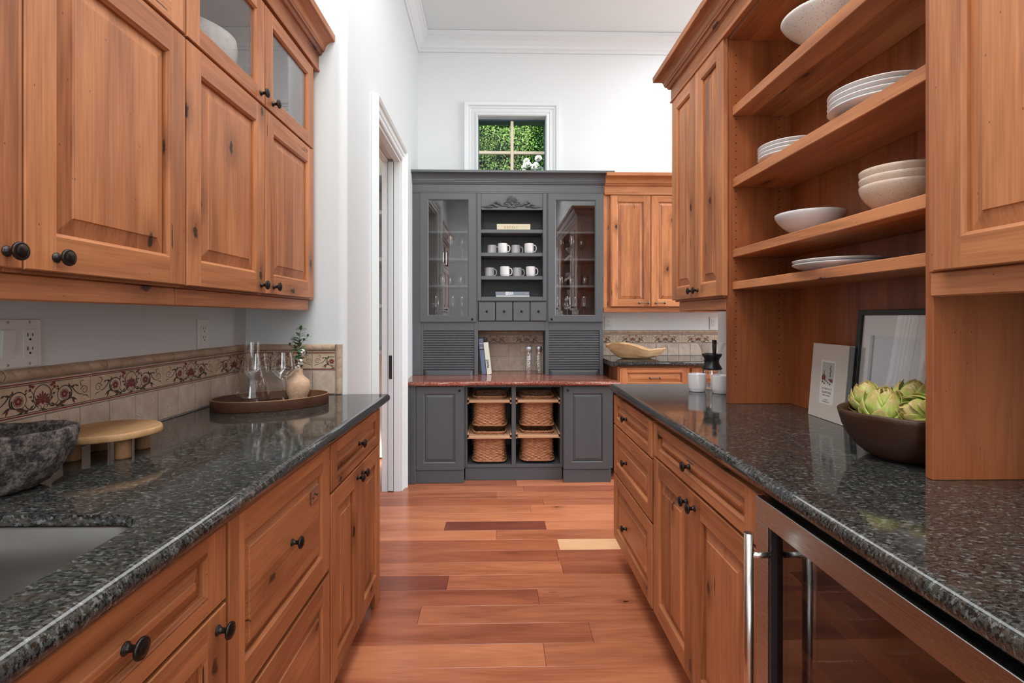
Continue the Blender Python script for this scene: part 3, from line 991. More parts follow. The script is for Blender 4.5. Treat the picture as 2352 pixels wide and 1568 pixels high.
# left wall run (along +Y, facing +X)
OL, UL, NL = (-1.1445, 0, 0), (0, 1, 0), (1, 0, 0)
y = 1.291 - .1035 * 5
while y < 2.28:
    square_tile(wall_left, OL, UL, NL, y, min(y + .1035, 2.288), .917, 1.020)
    y += .1035
for a in (.528, .828, 1.128, 1.428, 1.728, 2.028):
    border_tile(wall_left, OL, UL, NL, a + .001, .298 if a < 2 else .258)
    rope_tile(wall_left, (-1.1445, 0, 0), UL, (0, 0, 1), NL, a + .001 + .05, .298 if a < 1.9 else .208, 1.110)
# return wall (along -X from the corner trim, facing -Y)
ORr, UR, NR = (0, YW - .0005, 0), (1, 0, 0), (0, -1, 0)
xs = [-1.137, -1.055, -.951, -.848, -.7455]
for a, b in zip(xs, xs[1:]):
    square_tile(wall_left, ORr, UR, NR, a, b, .917, 1.020)
border_tile(wall_left, ORr, UR, NR, -1.137, .288)
border_tile(wall_left, ORr, UR, NR, -.847, .101)
rope_tile(wall_left, (0, YW - .0005, 0), UR, (0, 0, 1), NR, -1.129, .385, 1.110)
rope_tile(wall_left, (-.714, YW - .0005, 0), (0, 0, 1), (-1, 0, 0), NR, .917, .224, 0)
# back wall inside the dresser niche
OB = (0, 4.5695, 0)
xs = [-.139, -.031, .072, .1785, .284, .3845]
for za, zb in ((.7765, .9060), (.9070, 1.0200)):
    square_tile(wall_back, OB, UR, NR, -.200, -.139, za, zb)
    for a, b in zip(xs, xs[1:]):
        square_tile(wall_back, OB, UR, NR, a, b, za, zb)
border_tile(wall_back, OB, UR, NR, -.2155 + .003, .298)
border_tile(wall_back, OB, UR, NR, .087, .298)
rope_tile(wall_back, (0, 4.5695, 0), UR, (0, 0, 1), NR, -.205, .59, 1.112)
# back wall above the rear counter
x = .8875
while x < 2.25:
    square_tile(wall_back, OB, UR, NR, x, x + .1049, .917, 1.020)
    x += .1049
square_tile(wall_back, OB, UR, NR, .866, .8875, .917, 1.020)
for a in (1.048, 1.348, 1.648, 1.948):
    border_tile(wall_back, OB, UR, NR, a + .001, .298, z=1.024)
    rope_tile(wall_back, (0, 4.5695, 0), UR, (0, 0, 1), NR, a + .001, .298, 1.113)
border_tile(wall_back, OB, UR, NR, .865, .182, z=1.024, start=.117)
rope_tile(wall_back, (0, 4.5695, 0), UR, (0, 0, 1), NR, .865, .182, 1.113)

# ------------------------------------------------------------------ left run: base cabinets, worktop, sink
UY, PX, NX_ = (0, 1, 0), (1, 0, 0), (-1, 0, 0)
FX = -.545                                      # left face plane; fronts stand 20 mm proud
def face_frame(parent, O, U, N, u0, u1, v0, v1, stiles, rails, t=.019, mats=(WV, WY), foot=None):
    """stiles: (a, b[, z0, z1]); rails: (z0, z1, a, b)"""
    fm = frame_map(O, U, (0, 0, 1), N)
    mb = MB(fm)
    for st in stiles:
        z0, z1 = st[2:] if len(st) > 2 else (v0, v1)
        mb.box(st[0], st[1], z0, z1, -t, 0, 0)
    for z0, z1, a, b in rails:
        mb.box(a, b, z0, z1, -t, 0, 1)
    return obj('face_frame', mb, list(mats), parent, fm((u0 + u1) / 2, (v0 + v1) / 2, 0))

OLF = (FX, 0, 0)
BK = -1.135
# end cabinet: one drawer over two doors, leg to the floor
cb = thing('base_cabinet', 'alder base cabinet at far end of left counter, drawer over two narrow doors', 'cabinet', (FX, 1.93, 0))
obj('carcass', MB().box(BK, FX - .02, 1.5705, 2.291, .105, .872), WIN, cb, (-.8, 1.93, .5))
face_frame(cb, OLF, UY, PX, 1.5705, 2.291, .105, .875, [(1.5705, 1.59), (2.200, 2.291, .0, .875)], [(.862, .875, 1.59, 2.2), (.710, .725, 1.59, 2.2), (.105, .13, 1.59, 2.2)])
obj('toe_kick', MB().box(FX - .085, FX - .07, 1.5705, 2.199, .002, .104), WY, cb, (FX - .08, 1.9, .05))
door('drawer', cb, OLF, UY, PX, 1.577, 2.209, .719, .866, (WV, WY), WY, rw=.036, sw=.058, slope=.026, knob=(1.893, .7925))
door('door', cb, OLF, UY, PX, 1.577, 1.891, .110, .711, (WV, WY), WV, knob=(1.862, .675))
door('door', cb, OLF, UY, PX, 1.894, 2.209, .110, .711, (WV, WY), WV, knob=(1.924, .675))

# panelled dishwasher
dw = thing('dishwasher', 'dishwasher behind two alder panels in left run, small steel vent plate at its corner', 'dishwasher', (FX, 1.276, 0))
obj('carcass', MB().box(BK, FX - .02, .984, 1.5695, .105, .872), BLACK, dw, (-.8, 1.276, .5))
obj('toe_kick', MB().box(FX - .085, FX - .07, .984, 1.5695, .002, .104), WY, dw, (FX - .08, 1.27, .05))
dwd = door('drawer', dw, OLF, UY, PX, .989, 1.564, .492, .868, (WV, WY), WY, rw=.062, sw=.060, slope=.020, knob=(1.290, .693))
pl = MB(frame_map(OLF, UY, (0, 0, 1), PX))
pl.box(1.410, 1.470, .742, .780, .0175, .0205, c=.001)
pl.lathe([(0, 0), (.0035, 0), (.0030, .0012), (0, .0014)], 12, (1.426, .757, .0205), 1)
pl.lathe([(0, 0), (.0035, 0), (.0030, .0012), (0, .0014)], 12, (1.440, .763, .0205), 1)
pl.lathe([(0, 0), (.0035, 0), (.0030, .0012), (0, .0014)], 12, (1.454, .757, .0205), 1)
obj('vent_plate', pl, [STEEL, SLOT], dwd, (FX + .02, 1.44, .761), label='small steel plate with three round vents')
door('drawer', dw, OLF, UY, PX, .989, 1.564, .112, .478, (WV, WY), WY, rw=.062, sw=.060, slope=.020, knob=(1.276, .30))

# sink base: false drawer front over doors
sk = thing('sink_cabinet', 'alder sink cabinet nearest on the left, wide knotted drawer front above doors', 'cabinet', (FX, .56, 0))
mb = MB()
mb.box(BK, FX - .02, .14, .983, .105, .62)
mb.box(BK, FX - .02, .14, .158, .62, .872)
mb.box(BK, FX - .02, .965, .983, .62, .872)
obj('carcass', mb, WIN, sk, (-.8, .56, .5))
obj('toe_kick', MB().box(FX - .085, FX - .07, .14, .983, .002, .104), WY, sk, (FX - .08, .56, .05))
face_frame(sk, OLF, UY, PX, .14, .983, .105, .875, [(.14, .155), (.965, .983)], [(.862, .875, .155, .965), (.71, .726, .155, .965), (.105, .13, .155, .965)])
door('drawer', sk, OLF, UY, PX, .146, .979, .726, .868, (WV, WY), WY, rw=.034, sw=.062, slope=.024, knob=[(.722, .797), (.40, .797)])
door('door', sk, OLF, UY, PX, .564, .979, .110, .718, (WV, WY), WV, knob=(.950, .681))
door('door', sk, OLF, UY, PX, .146, .561, .110, .718, (WV, WY), WV, knob=(.532, .681))

hx0, hx1, hy0, hy1, hr = -1.01, -.612, .30, .905, .065
hole = []
for cx, cy, a0 in ((hx1 - hr, hy0 + hr, -90), (hx1 - hr, hy1 - hr, 0), (hx0 + hr, hy1 - hr, 90), (hx0 + hr, hy0 + hr, 180)):
    hole += [(cx + hr * cos(radians(a0 + 90 * i / 8)), cy + hr * sin(radians(a0 + 90 * i / 8))) for i in range(9)]
top = slab([(-1.1365, -.35), (-.505, -.35), (-.505, 2.318), (-.690, 2.318), (-.690, 2.290), (-1.1365, 2.290)], [0, 1, 1, 0, 0, 0], .876, .915, .017, hole, .019)
obj('countertop', top, GRAN, None, (-.82, 1.0, .915), label='dark polished granite countertop along the left wall with cut-out for the sink', cat='countertop')
mb = MB()
k = len(hole)
def scaled(f, z, dr_=0):
    cx, cy = (hx0 + hx1) / 2, (hy0 + hy1) / 2
    return [(cx + (x - cx) * f, cy + (y_ - cy) * f, z) for x, y_ in hole]
rings = [scaled(1.03, .8955), scaled(1.006, .8955), scaled(.995, .890), scaled(.985, .81), scaled(.975, .72), scaled(.95, .695), scaled(.90, .685), scaled(.12, .680)]
vs_ = [p for r in rings for p in r]
mb.add(vs_, [(i * k + j, i * k + (j + 1) % k, (i + 1) * k + (j + 1) % k, (i + 1) * k + j) for i in range(len(rings) - 1) for j in range(k)], 0, True)
mb.add(rings[-1], [list(range(k))])
sink = obj('sink', mb, plain('satin_steel', (.40, .38, .36, 1), .33, 1.0), None, ((hx0 + hx1) / 2, .6, .875), label='undermounted stainless steel sink bowl in left granite counter', cat='sink')
mb = MB().lathe([(0, .682), (.02, .682), (.038, .684), (.043, .6865), (.045, .6815)], 24, (-.81, .6, 0))
obj('drain', mb, STEELV, sink, (-.81, .6, .684))

# ------------------------------------------------------------------ left wall cabinets
LX = -.842                                      # face frame plane; doors reach -.822
def wall_unit(label, y0, y1, doors, x_wall=-1.1435):
    t = thing('wall_cabinet', label, 'cabinet', (LX, (y0 + y1) / 2, 1.35))
    mb = MB()
    hollow(mb, x_wall, LX - .02, y0, y1, 1.340, 2.012, '+x')
    hollow(mb, x_wall, LX - .02, y0, y1, 2.0125, 2.402, '+x')
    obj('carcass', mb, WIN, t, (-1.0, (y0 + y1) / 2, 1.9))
    st = [(y0, y0 + .02), (y1 - .052, y1)]
    for a, b in zip(doors, doors[1:]):
        st.append((a[1] - .014, b[0] + .014))
    last = y1 - .052
    rl, prev = [], y0 + .02
    bounds = [(y0 + .02, (doors[0][1] + doors[1][0]) / 2 - .016), ((doors[0][1] + doors[1][0]) / 2 + .016, y1 - .052)]
    st = [(y0, y0 + .02), (bounds[0][1], bounds[1][0]), (y1 - .052, y1)]
    for a, b in bounds:
        rl += [(1.340, 1.362, a, b), (1.988, 2.020, a, b), (2.345, 2.402, a, b)]
    face_frame(t, (LX, 0, 0), UY, PX, y0, y1, 1.340, 2.402, st, rl)
    for i, (a, b) in enumerate(doors):
        kn = (b - .028, 1.373) if i == 0 else (a + .062, 1.373)
        k2 = (b - .030, 2.031) if i == 0 else (a + .054, 2.031)
        door('door', t, (LX, 0, 0), UY, PX, a, b, 1.346, 1.992, (WV, WY), WV, knob=kn, sw=.062, rw=.066)
        door('glass_door', t, (LX, 0, 0), UY, PX, a, b, 2.000, 2.356, (WV, WY), None, kind='glass', knob=k2, sw=.056, rw=.050)
    obj('light_rail', MB().box(LX - .03, LX - .008, y0 + .001, y1 - (.042 if y1 > 2 else .001), 1.292, 1.3395, c=.003), WY, t, (LX, (y0 + y1) / 2, 1.31))
    return t
wall_unit('alder wall cabinet nearest on the left, panel doors below, wooden-framed glass above', .440, 1.3395, [(.446, .8875), (.8915, 1.3365)])
wall_unit('alder wall cabinet at far end of left wall with two small glass doors on top', 1.3405, 2.294, [(1.3435, 1.7805), (1.7865, 2.236)])

def crown_profile(z0, k=1.0):
    """alder crown: frieze with bead, steps, cove, fillet; (out, z) closed"""
    P = [(-.015, 0), (.0045, 0), (.0060, .004), (.0045, .010), (.0015, .013), (.0015, .070), (.006, .074), (.012, .074), (.016, .080), (.018, .088), (.026, .090), (.027, .097)]
    for i in range(9):
        a = pi / 2 * i / 8
        P.append((.030 + .040 * (1 - cos(a)) , .100 + .036 * sin(a)))
    P += [(.0735, .138), (.0745, .142), (.0755, .164), (-.015, .164)]
    return [(o * k, z0 + u) for o, u in P]
mb = MB().sweep([(LX + .0205, .30), (LX + .0205, 2.2955)], crown_profile(2.367))
mb2 = MB().box(-1.143, LX - .0005 + .004, .30, 2.2955, 2.4035, 2.418)
obj('crown_moulding', mb, WY, None, (LX, 1.3, 2.45), label='alder crown moulding over left wall cabinets, ending at the white wall', cat='moulding')

# under-cabinet switch plate and outlet
def duplex(t, fm, u, v, w=.034, h=.067, d=0.0):
    mb = MB(fm)
    mb.box(u - w / 2, u + w / 2, v - h / 2, v + h / 2, .006 + d, .0078 + d, c=.001)
    r = obj('receptacle', mb, WHITEP, t, fm(u, v, .006))
    mb = MB(fm)
    for s in (-1, 1):
        c = v + s * .0165
        mb.box(u - .0075, u - .0052, c - .0008, c + .0078, .0072 + d, .0082 + d, c=0)
        mb.box(u + .0052, u + .0072, c - .0002, c + .0072, .0072 + d, .0082 + d, c=0)
        mb.lathe([(0, 0), (.0028, 0), (.0028, .001), (0, .001)], 10, (u, c - .0075, .0072 + d))
    obj('slots', mb, SLOT, r, fm(u, v, .008))
def plate(name, label, fm, u0, u1, v0, v1, cat='outlet'):
    t = thing(name, label, cat, fm((u0 + u1) / 2, (v0 + v1) / 2, 0))
    mb = MB(fm)
    mb.box(u0, u1, v0, v1, .0005, .006, c=.003)
    obj('cover_plate', mb, WHITEP, t, fm((u0 + u1) / 2, (v0 + v1) / 2, 0))
    return t
fmLW = frame_map((-1.145, 0, 0), UY, (0, 0, 1), PX)
t = plate('switch_plate', 'white double plate with rocker switch and outlet above stone bowl', fmLW, 1.163, 1.279, 1.1435, 1.258, 'switch')
mb = MB(fmLW)
mb.box(1.176, 1.210, 1.167, 1.234, .006, .0075, c=.001)
mb.add([(1.178, 1.169, .0078), (1.208, 1.169, .0078), (1.208, 1.232, .0110), (1.178, 1.232, .0110), (1.178, 1.169, .0074), (1.208, 1.169, .0074), (1.208, 1.232, .0074), (1.178, 1.232, .0074)], [(0, 1, 2, 3), (4, 7, 6, 5), (0, 4, 5, 1), (1, 5, 6, 2), (2, 6, 7, 3), (3, 7, 4, 0)])
obj('rocker', mb, WHITEP, t, fmLW(1.193, 1.2, .007))
duplex(t, fmLW, 1.247, 1.2005)
for u in (1.193, 1.247):
    for v in (1.151, 1.2505):
        obj('screw', MB(fmLW).lathe([(0, .006), (.0032, .006), (.0026, .0074), (0, .0076)], 12, (u, v, 0)), STEELV, t, fmLW(u, v, .006))
t = plate('wall_outlet', 'white outlet under the far left wall cabinet, above the tiled backsplash', fmLW, 1.929, 2.000, 1.1425, 1.256)
duplex(t, fmLW, 1.9645, 1.199)
fmBW = frame_map((0, 4.57, 0), PX, (0, 0, 1), (0, -1, 0))
t = plate('wall_outlet', 'white outlet beside the charcoal dresser, over the wooden dough bowl', fmBW, .945, 1.016, 1.151, 1.266)
duplex(t, fmBW, .9805, 1.208)
t = plate('wall_outlet', 'white outlet on the back wall half hidden at the right, over the coffee maker', fmBW, 1.906, 1.977, 1.151, 1.266)
duplex(t, fmBW, 1.9415, 1.208)

# ------------------------------------------------------------------ right run: base cabinets, wine fridge, worktop
RX = .605
ORF = (RX, 0, 0)
cb = thing('drawer_cabinet', 'alder stack of three drawers at far end of right counter', 'cabinet', (RX, 2.27, 0))
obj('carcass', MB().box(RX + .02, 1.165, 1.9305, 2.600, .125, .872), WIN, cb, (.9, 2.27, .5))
face_frame(cb, ORF, UY, NX_, 1.9305, 2.600, .125, .875, [(1.9305, 1.95), (2.580, 2.600)], [(.850, .875, 1.95, 2.58), (.705, .723, 1.95, 2.58), (.457, .475, 1.95, 2.58), (.125, .14, 1.95, 2.58)])
obj('toe_kick', MB().box(RX + .07, RX + .085, 1.9305, 2.600, .002, .124), WY, cb, (RX + .08, 2.27, .06))
for a, b, kz in ((.717, .860, .786), (.468, .709, .580), (.133, .460, .275)):
    door('drawer', cb, ORF, UY, NX_, 1.943, 2.602, a, b, (WV, WY), WY, rw=.036 if b > .8 else .055, sw=.058, slope=.024 if b > .8 else .032, knob=(2.345, kz))
cb = thing('base_cabinet', 'alder base cabinet beside the wine fridge, wide drawer over two doors', 'cabinet', (RX, 1.53, 0))
obj('carcass', MB().box(RX + .02, 1.165, 1.1305, 1.9295, .125, .872), WIN, cb, (.9, 1.53, .5))
face_frame(cb, ORF, UY, NX_, 1.1305, 1.9295, .125, .875, [(1.1305, 1.15), (1.91, 1.9295)], [(.855, .875, 1.15, 1.91), (.72, .740, 1.15, 1.91), (.125, .145, 1.15, 1.91)])
obj('toe_kick', MB().box(RX + .07, RX + .085, 1.1305, 1.9295, .002, .124), WY, cb, (RX + .08, 1.53, .06))
door('drawer', cb, ORF, UY, NX_, 1.140, 1.922, .738, .860, (WV, WY), WY, rw=.032, sw=.060, slope=.024, knob=(1.560, .797))
door('door', cb, ORF, UY, NX_, 1.533, 1.922, .137, .729, (WV, WY), WV, knob=(1.572, .685))
door('door', cb, ORF, UY, NX_, 1.140, 1.530, .137, .729, (WV, WY), WV, knob=(1.512, .685))

wf = thing('wine_fridge', 'stainless steel wine fridge with smoked glass door and tall bar handle', 'fridge', (.60, .82, 0))
mb = MB()
hollow(mb, .612, 1.165, .515, 1.1285, .10, .872, '-x', th=.03)
obj('cabinet_box', mb, BLACK, wf, (.9, .82, .5))
obj('toe_grille', MB().box(.66, .68, .515, 1.1285, .002, .095), BLACK, wf, (.67, .82, .05))
for z in (.235, .385, .535, .685):
    rk = obj('wine_rack', MB().box(.635, .650, .55, 1.095, z - .016, z + .016, c=.003), WY, wf, (.64, .82, z), label='wooden front of a sliding rack')
    mb = MB()
    for i in range(6):
        yy = .575 + i * .099
        mb.tube([(.651, yy, z - .012), (1.12, yy, z - .012)], .0025, 6)
    obj('rack_wires', mb, STEELV, rk, (.9, .82, z))
fmF = frame_map((.610, 0, 0), UY, (0, 0, 1), NX_)
mb = MB(fmF)
fa, fb, fc, fd, fw = .517, 1.127, .105, .862, .052
mb.box(fb - fw, fb, fc, fd - fw, 0, .035, c=.0005)
mb.box(fa, fa + fw, fc, fd - fw, 0, .035, c=.0005)
mb.box(fa, fb, fd - fw, fd, 0, .035, c=.0010)
mb.box(fa + fw, fb - fw, fc, fc + fw, 0, .035, c=.0005)
fdr = obj('door', mb, STEEL, wf, fmF(.82, .5, 0))
mb = MB(fmF)
mb.box(fa + fw, fb - fw, fc + fw, fd - fw, .014, .020, c=0)
obj('glass_pane', mb, DARKG, fdr, fmF(.82, .5, .01))
mb = MB(fmF)
mb.box(fb - fw - .010, fb - fw - .0002, fc + fw, fd - fw, .004, .033, c=.001)
obj('gasket', mb, BLACK, fdr, fmF(fb - fw, .5, .01))
mb = MB(fmF)
mb.box(fa + fw + .0002, fa + fw + .010, fc + fw, fd - fw, .004, .033, c=.001)
obj('gasket', mb, BLACK, fdr, fmF(fa + fw, .5, .01))
mb = MB()
hb = (.527, 1.062)
mb.tube([(hb[0], hb[1], .805), (hb[0], hb[1], .23)], .0098, 20)
mb.tube([(.577, hb[1], .757), (hb[0], hb[1], .757)], .0062, 14)
mb.tube([(.577, hb[1], .278), (hb[0], hb[1], .278)], .0062, 14)
obj('bar_handle', mb, STEELV, fdr, (hb[0], hb[1], .5))

top = slab([(.570, -.35), (1.1725, -.35), (1.1725, 2.630), (.570, 2.630)], [0, 0, 1, 1], .876, .915, .017)
obj('countertop', top, GRAN, None, (.87, 1.0, .915), label='dark polished granite countertop along the right side, above the wine fridge', cat='countertop')

# ------------------------------------------------------------------ right wall cabinets
UX = .910
wc = thing('wall_cabinet', 'alder wall cabinet at far end of right side with two tall narrow doors', 'cabinet', (UX, 2.3, 1.35))
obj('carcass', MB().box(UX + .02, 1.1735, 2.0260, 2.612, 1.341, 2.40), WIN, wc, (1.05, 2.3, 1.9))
face_frame(wc, (UX, 0, 0), UY, NX_, 2.0260, 2.612, 1.341, 2.40, [(2.0260, 2.05), (2.585, 2.612)], [(1.341, 1.36, 2.05, 2.585), (2.37, 2.40, 2.05, 2.585)])
door('door', wc, (UX, 0, 0), UY, NX_, 2.296, 2.607, 1.350, 2.380, (WV, WY), WV, knob=(2.326, 1.384), sw=.064, rw=.060)
door('door', wc, (UX, 0, 0), UY, NX_, 2.004, 2.293, 1.350, 2.380, (WV, WY), WV, knob=(2.263, 1.384), sw=.064, rw=.060)
obj('light_rail', MB().box(UX + .002, UX + .025, 2.0265, 2.560, 1.292, 1.3405, c=.003), WY, wc, (UX, 2.3, 1.31))
obj('light_rail', MB().box(UX + .0255, 1.173, 2.541, 2.560, 1.292, 1.3405, c=.003), WX, wc, (1.05, 2.55, 1.31))

os_ = thing('shelf_unit', 'open alder shelf unit standing on right counter, four shelves of white dishes', 'shelf unit', (.92, 1.54, .915))
mb = MB()
mb.box(.913, 1.1725, 2.005, 2.025, .9155, 2.40, c=.001)
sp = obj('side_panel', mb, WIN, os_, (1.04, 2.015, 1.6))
mb = MB()
for xx in (.943, 1.118):
    z = 1.0
    while z < 2.33:
        mb.add([(xx + .0026 * cos(2 * pi * i / 8), 2.0046, z + .0026 * sin(2 * pi * i / 8)) for i in range(8)], [list(range(8))])
        z += .032
obj('peg_holes', mb, DKHOLE, sp, (1.03, 2.005, 1.6), kind='stuff')
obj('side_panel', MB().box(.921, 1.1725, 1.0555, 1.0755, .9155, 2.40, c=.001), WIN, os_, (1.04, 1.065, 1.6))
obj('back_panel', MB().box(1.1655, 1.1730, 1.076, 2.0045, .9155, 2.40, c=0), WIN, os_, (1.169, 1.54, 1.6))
obj('top_panel', MB().box(.915, 1.165, 1.076, 2.0045, 2.372, 2.40, c=.001), WY, os_, (1.04, 1.54, 2.38))
SH = [(1.373, 1.404), (1.501, 1.533), (1.781, 1.817), (2.068, 2.106)]
for a, b in SH:
    obj('shelf', MB().box(.929, 1.165, 1.0765, 2.0040, a, b, c=.002), WY, os_, (1.04, 1.54, (a + b) / 2))
mb = MB()
for a, b in SH:
    mb.box(1.108, 1.128, 1.990, 2.004, a - .008, a - .0005, c=.002)
obj('shelf_clips', mb, CRYS, os_, (1.12, 2.0, 1.7))

nc = thing('wall_cabinet', 'alder wall cabinet nearest on the right, knotted panel door over a light rail', 'cabinet', (UX, .75, 1.35))
obj('carcass', MB().box(UX + .02, 1.1735, .44, 1.0545, 1.358, 2.40), WIN, nc, (1.05, .75, 1.9))
face_frame(nc, (UX, 0, 0), UY, NX_, .44, 1.0545, 1.358, 2.40, [(.44, .46), (1.02, 1.0545)], [(1.358, 1.375, .46, 1.02), (2.37, 2.40, .46, 1.02)])
door('door', nc, (UX, 0, 0), UY, NX_, .585, 1.022, 1.358, 2.380, (WV, WY), WV, knob=(.615, 1.392), sw=.064, rw=.062)
obj('light_rail', MB().box(UX + .003, UX + .026, .44, 1.0545, 1.306, 1.3575, c=.003), WY, nc, (UX, .75, 1.33))
mb = MB().sweep([(1.173, 2.612 + .002), (UX - .0205, 2.614), (UX - .0205, .30)][::-1][::-1], crown_profile(2.378, 1.0))
obj('crown_moulding', mb, WY, None, (UX, 1.4, 2.45), label='alder crown moulding over the right cabinets and shelf unit, mitred at its far corner', cat='moulding')

# ------------------------------------------------------------------ charcoal dresser: base units, red granite top, hutch
UXv, NYv = (1, 0, 0), (0, -1, 0)
G2 = (GREY, GREY)
BY = 3.860                                     # base frame plane; doors reach 3.84
def dresser_base(label, x0, x1, d0, d1, kx, flute=False):
    t = thing('dresser_base_cabinet', label, 'cabinet', ((x0 + x1) / 2, BY, 0))
    obj('carcass', MB().box(x0, x1, BY + .001, 4.55, .104, .7425), GREY, t, ((x0 + x1) / 2, 4.2, .4))
    obj('plinth', MB().box(d0 - .004, d1 + .004, BY - .012, BY + .02, .001, .099, c=.002), GREY, t, ((x0 + x1) / 2, BY, .05))
    door('door', t, (0, BY, 0), UXv, NYv, d0, d1, .102, .736, G2, GREY, sw=.058, rw=.054, knob=(kx, .708), km=SKNOB_ME, slope=.022)
    return t
t = dresser_base('left charcoal base cabinet of the dresser with fluted stile by doorway', -.722, -.2765, -.641, -.284, -.311)
mb = MB()
mb.box(-.699, -.6425, BY - .030, BY, .001, .7425, c=.003)
for k in range(3):
    xx = -.686 + k * .0145
    mb.box(xx - .0035, xx + .0035, BY - .0325, BY - .0295, .15, .68, c=.0012)
obj('fluted_stile', mb, GREY, t, (-.67, BY, .4))
dresser_base('right charcoal base cabinet of the dresser, door knob at upper left', .4775, .862, .483, .840, .511)
bb = thing('basket_cabinet', 'open charcoal basket bay in the middle of the dresser base', 'cabinet', (.1, 3.92, 0))
mb = MB()
for a, b in ((-.275, -.259), (.084, .117), (.461, .4765)):
    mb.box(a, b, 3.905, 4.55, .100, .7425, c=.002)
mb.box(-.259, .461, 4.52, 4.55, .100, .7425, c=0)
mb.box(-.259, .084, 3.905, 4.52, .100, .123, c=.002)
mb.box(.117, .461, 3.905, 4.52, .100, .123, c=.002)
mb.box(-.259, .084, 3.905, 3.925, .722, .7425, c=.002)
mb.box(.117, .461, 3.905, 3.925, .722, .7425, c=.002)
mb.box(-.275, .4765, 3.912, 3.93, .001, .0995, c=.002)
obj('carcass', mb, GREY, bb, (.1, 4.2, .4))
def tray(x0, x1, yf, z):
    """maple pull-out frame with its two runners"""
    mb = MB()
    a, b = x0 + .014, x1 - .014
    mb.box(a, b, yf, yf + .055, z, z + .022, c=.003)
    mb.box(a, b, yf + .38, yf + .41, z, z + .022, c=.003)
    mb.box(a, a + .042, yf + .055, yf + .38, z, z + .022, c=.002)
    mb.box(b - .042, b, yf + .055, yf + .38, z, z + .022, c=.002)
    tr = obj('pull_out_tray', mb, MAPLE, bb, ((x0 + x1) / 2, yf + .2, z + .01))
    for s0, s1 in ((x0 + .0005, x0 + .013), (x1 - .013, x1 - .0005)):
        mb = MB()
        mb.box(s0, s1, max(yf, 3.90) + .004, 4.50, z - .010, z + .001, c=.002)
        mb.box(s0, s1, max(yf, 3.90) + .004, 4.50, z + .021, z + .034, c=.002)
        obj('runner', mb, MAPLE, bb, ((s0 + s1) / 2, 4.2, z))
# one wicker basket, then copies
def basket_meshes():
    w, d, h = .248, .31, .225
    mb = MB()
    nu, nv = 216, 84
    vs_ = []
    def outline(a, sx, sy, off):
        p = 5.0
        ca, sa = cos(a), sin(a)
        r = 1 / ((abs(ca) ** p + abs(sa) ** p) ** (1 / p))
        return (sx * r * ca + off * ca, sy * r * sa + off * sa)
    for j in range(nv + 1):
        v = j / nv
        for i in range(nu):
            a = 2 * pi * i / nu
            fl = 1 + .07 * (1 - v) ** 3 + .05 * v ** 2
            row, rf = divmod(j, 4)
            off = .0052 * sin(pi * i / 6 + .3) * (1 if row % 2 else -1) * (.35 + .65 * sin(pi * rf / 4)) + .0040 * sin(pi * rf / 4)
            x, y_ = outline(a, w / 2 * fl * .98, d / 2 * fl * .98, off)
            vs_.append((x, y_, -h + h * v))
    mb.add(vs_, [(j * nu + i, j * nu + (i + 1) % nu, (j + 1) * nu + (i + 1) % nu, (j + 1) * nu + i) for j in range(nv) for i in range(nu)], 0, True)
    base = [vs_[i] for i in range(nu)]
    mb.add([(x, y_, z + .004) for x, y_, z in base], [list(range(nu))])
    rim, foot = MB(), MB()
    for m_, z, f, rr in ((rim, .004, 1.06, .0075), (foot, -h + .006, 1.075, .0075)):
        for ph in (0, pi):
            pts = []
            for i in range(160):
                a = 2 * pi * i / 160
                x, y_ = outline(a, w / 2 * f, d / 2 * f, .0038 * cos(24 * a + ph))
                pts.append((x, y_, z + .0038 * sin(24 * a + ph)))
            m_.tube(pts, rr * .60, 6, closed=True)
    return mb, rim, foot
spots = [(-.0875 - .001, 3.895, .624, 'upper wicker basket in the left half of the basket bay'),
         (.2885, 3.895, .624, 'upper wicker basket in the right half of the basket bay'),
         (-.0875 - .001, 3.872, .352, 'lower wicker basket in the left half of the basket bay'),
         (.2885, 3.876, .356, 'lower wicker basket in the right half of the basket bay')]
b0 = None
for i, (x, yf, z, lab) in enumerate(spots):
    x0, x1 = (-.259, .084) if x < .1 else (.117, .461)
    tray(x0, x1, yf, z - .022)
    P = (x, yf + .218, z + .012)
    if b0 is None:
        b0 = thing('wicker_basket', lab, 'basket', P, 'wicker baskets in the dresser')
        bm_, rm_, ft_ = basket_meshes()
        obj('woven_body', bm_, WICK, b0, P, local=True)
        obj('braided_rim', rm_, WICK, b0, P, local=True)
        obj('braided_foot', ft_, WICK, b0, P, local=True)
    else:
        dup(b0, P, label=lab)

pts = [(-.700, 3.800), (-.256, 3.800), (-.240, 3.830), (.432, 3.830), (.448, 3.800), (.900, 3.800), (.900, 3.915), (.868, 3.915), (.868, 4.565), (-.738, 4.565), (-.724, 3.8)]
pts = [(-.716, 3.800), (-.256, 3.800), (-.240, 3.828), (.432, 3.828), (.448, 3.800), (.905, 3.800), (.905, 3.905), (.868, 3.930), (.868, 4.566), (-.744, 4.566), (-.732, 3.83)]
top = slab(pts, [1, 1, 1, 1, 1, 1, 1, 0, 0, 0, 0], .743, .776, .015)
obj('countertop', top, GRANR, None, (.08, 4.2, .776), label='polished red granite top of the charcoal dresser with stepped rounded front edge', cat='countertop')

HY = 4.240                                     # hutch frame plane; doors reach 4.22
hu = thing('hutch', 'tall charcoal hutch upper with glass doors, carved shell crest and roll-front garages', 'hutch', (.06, HY, .776))
HZ = .7765
mb = MB()
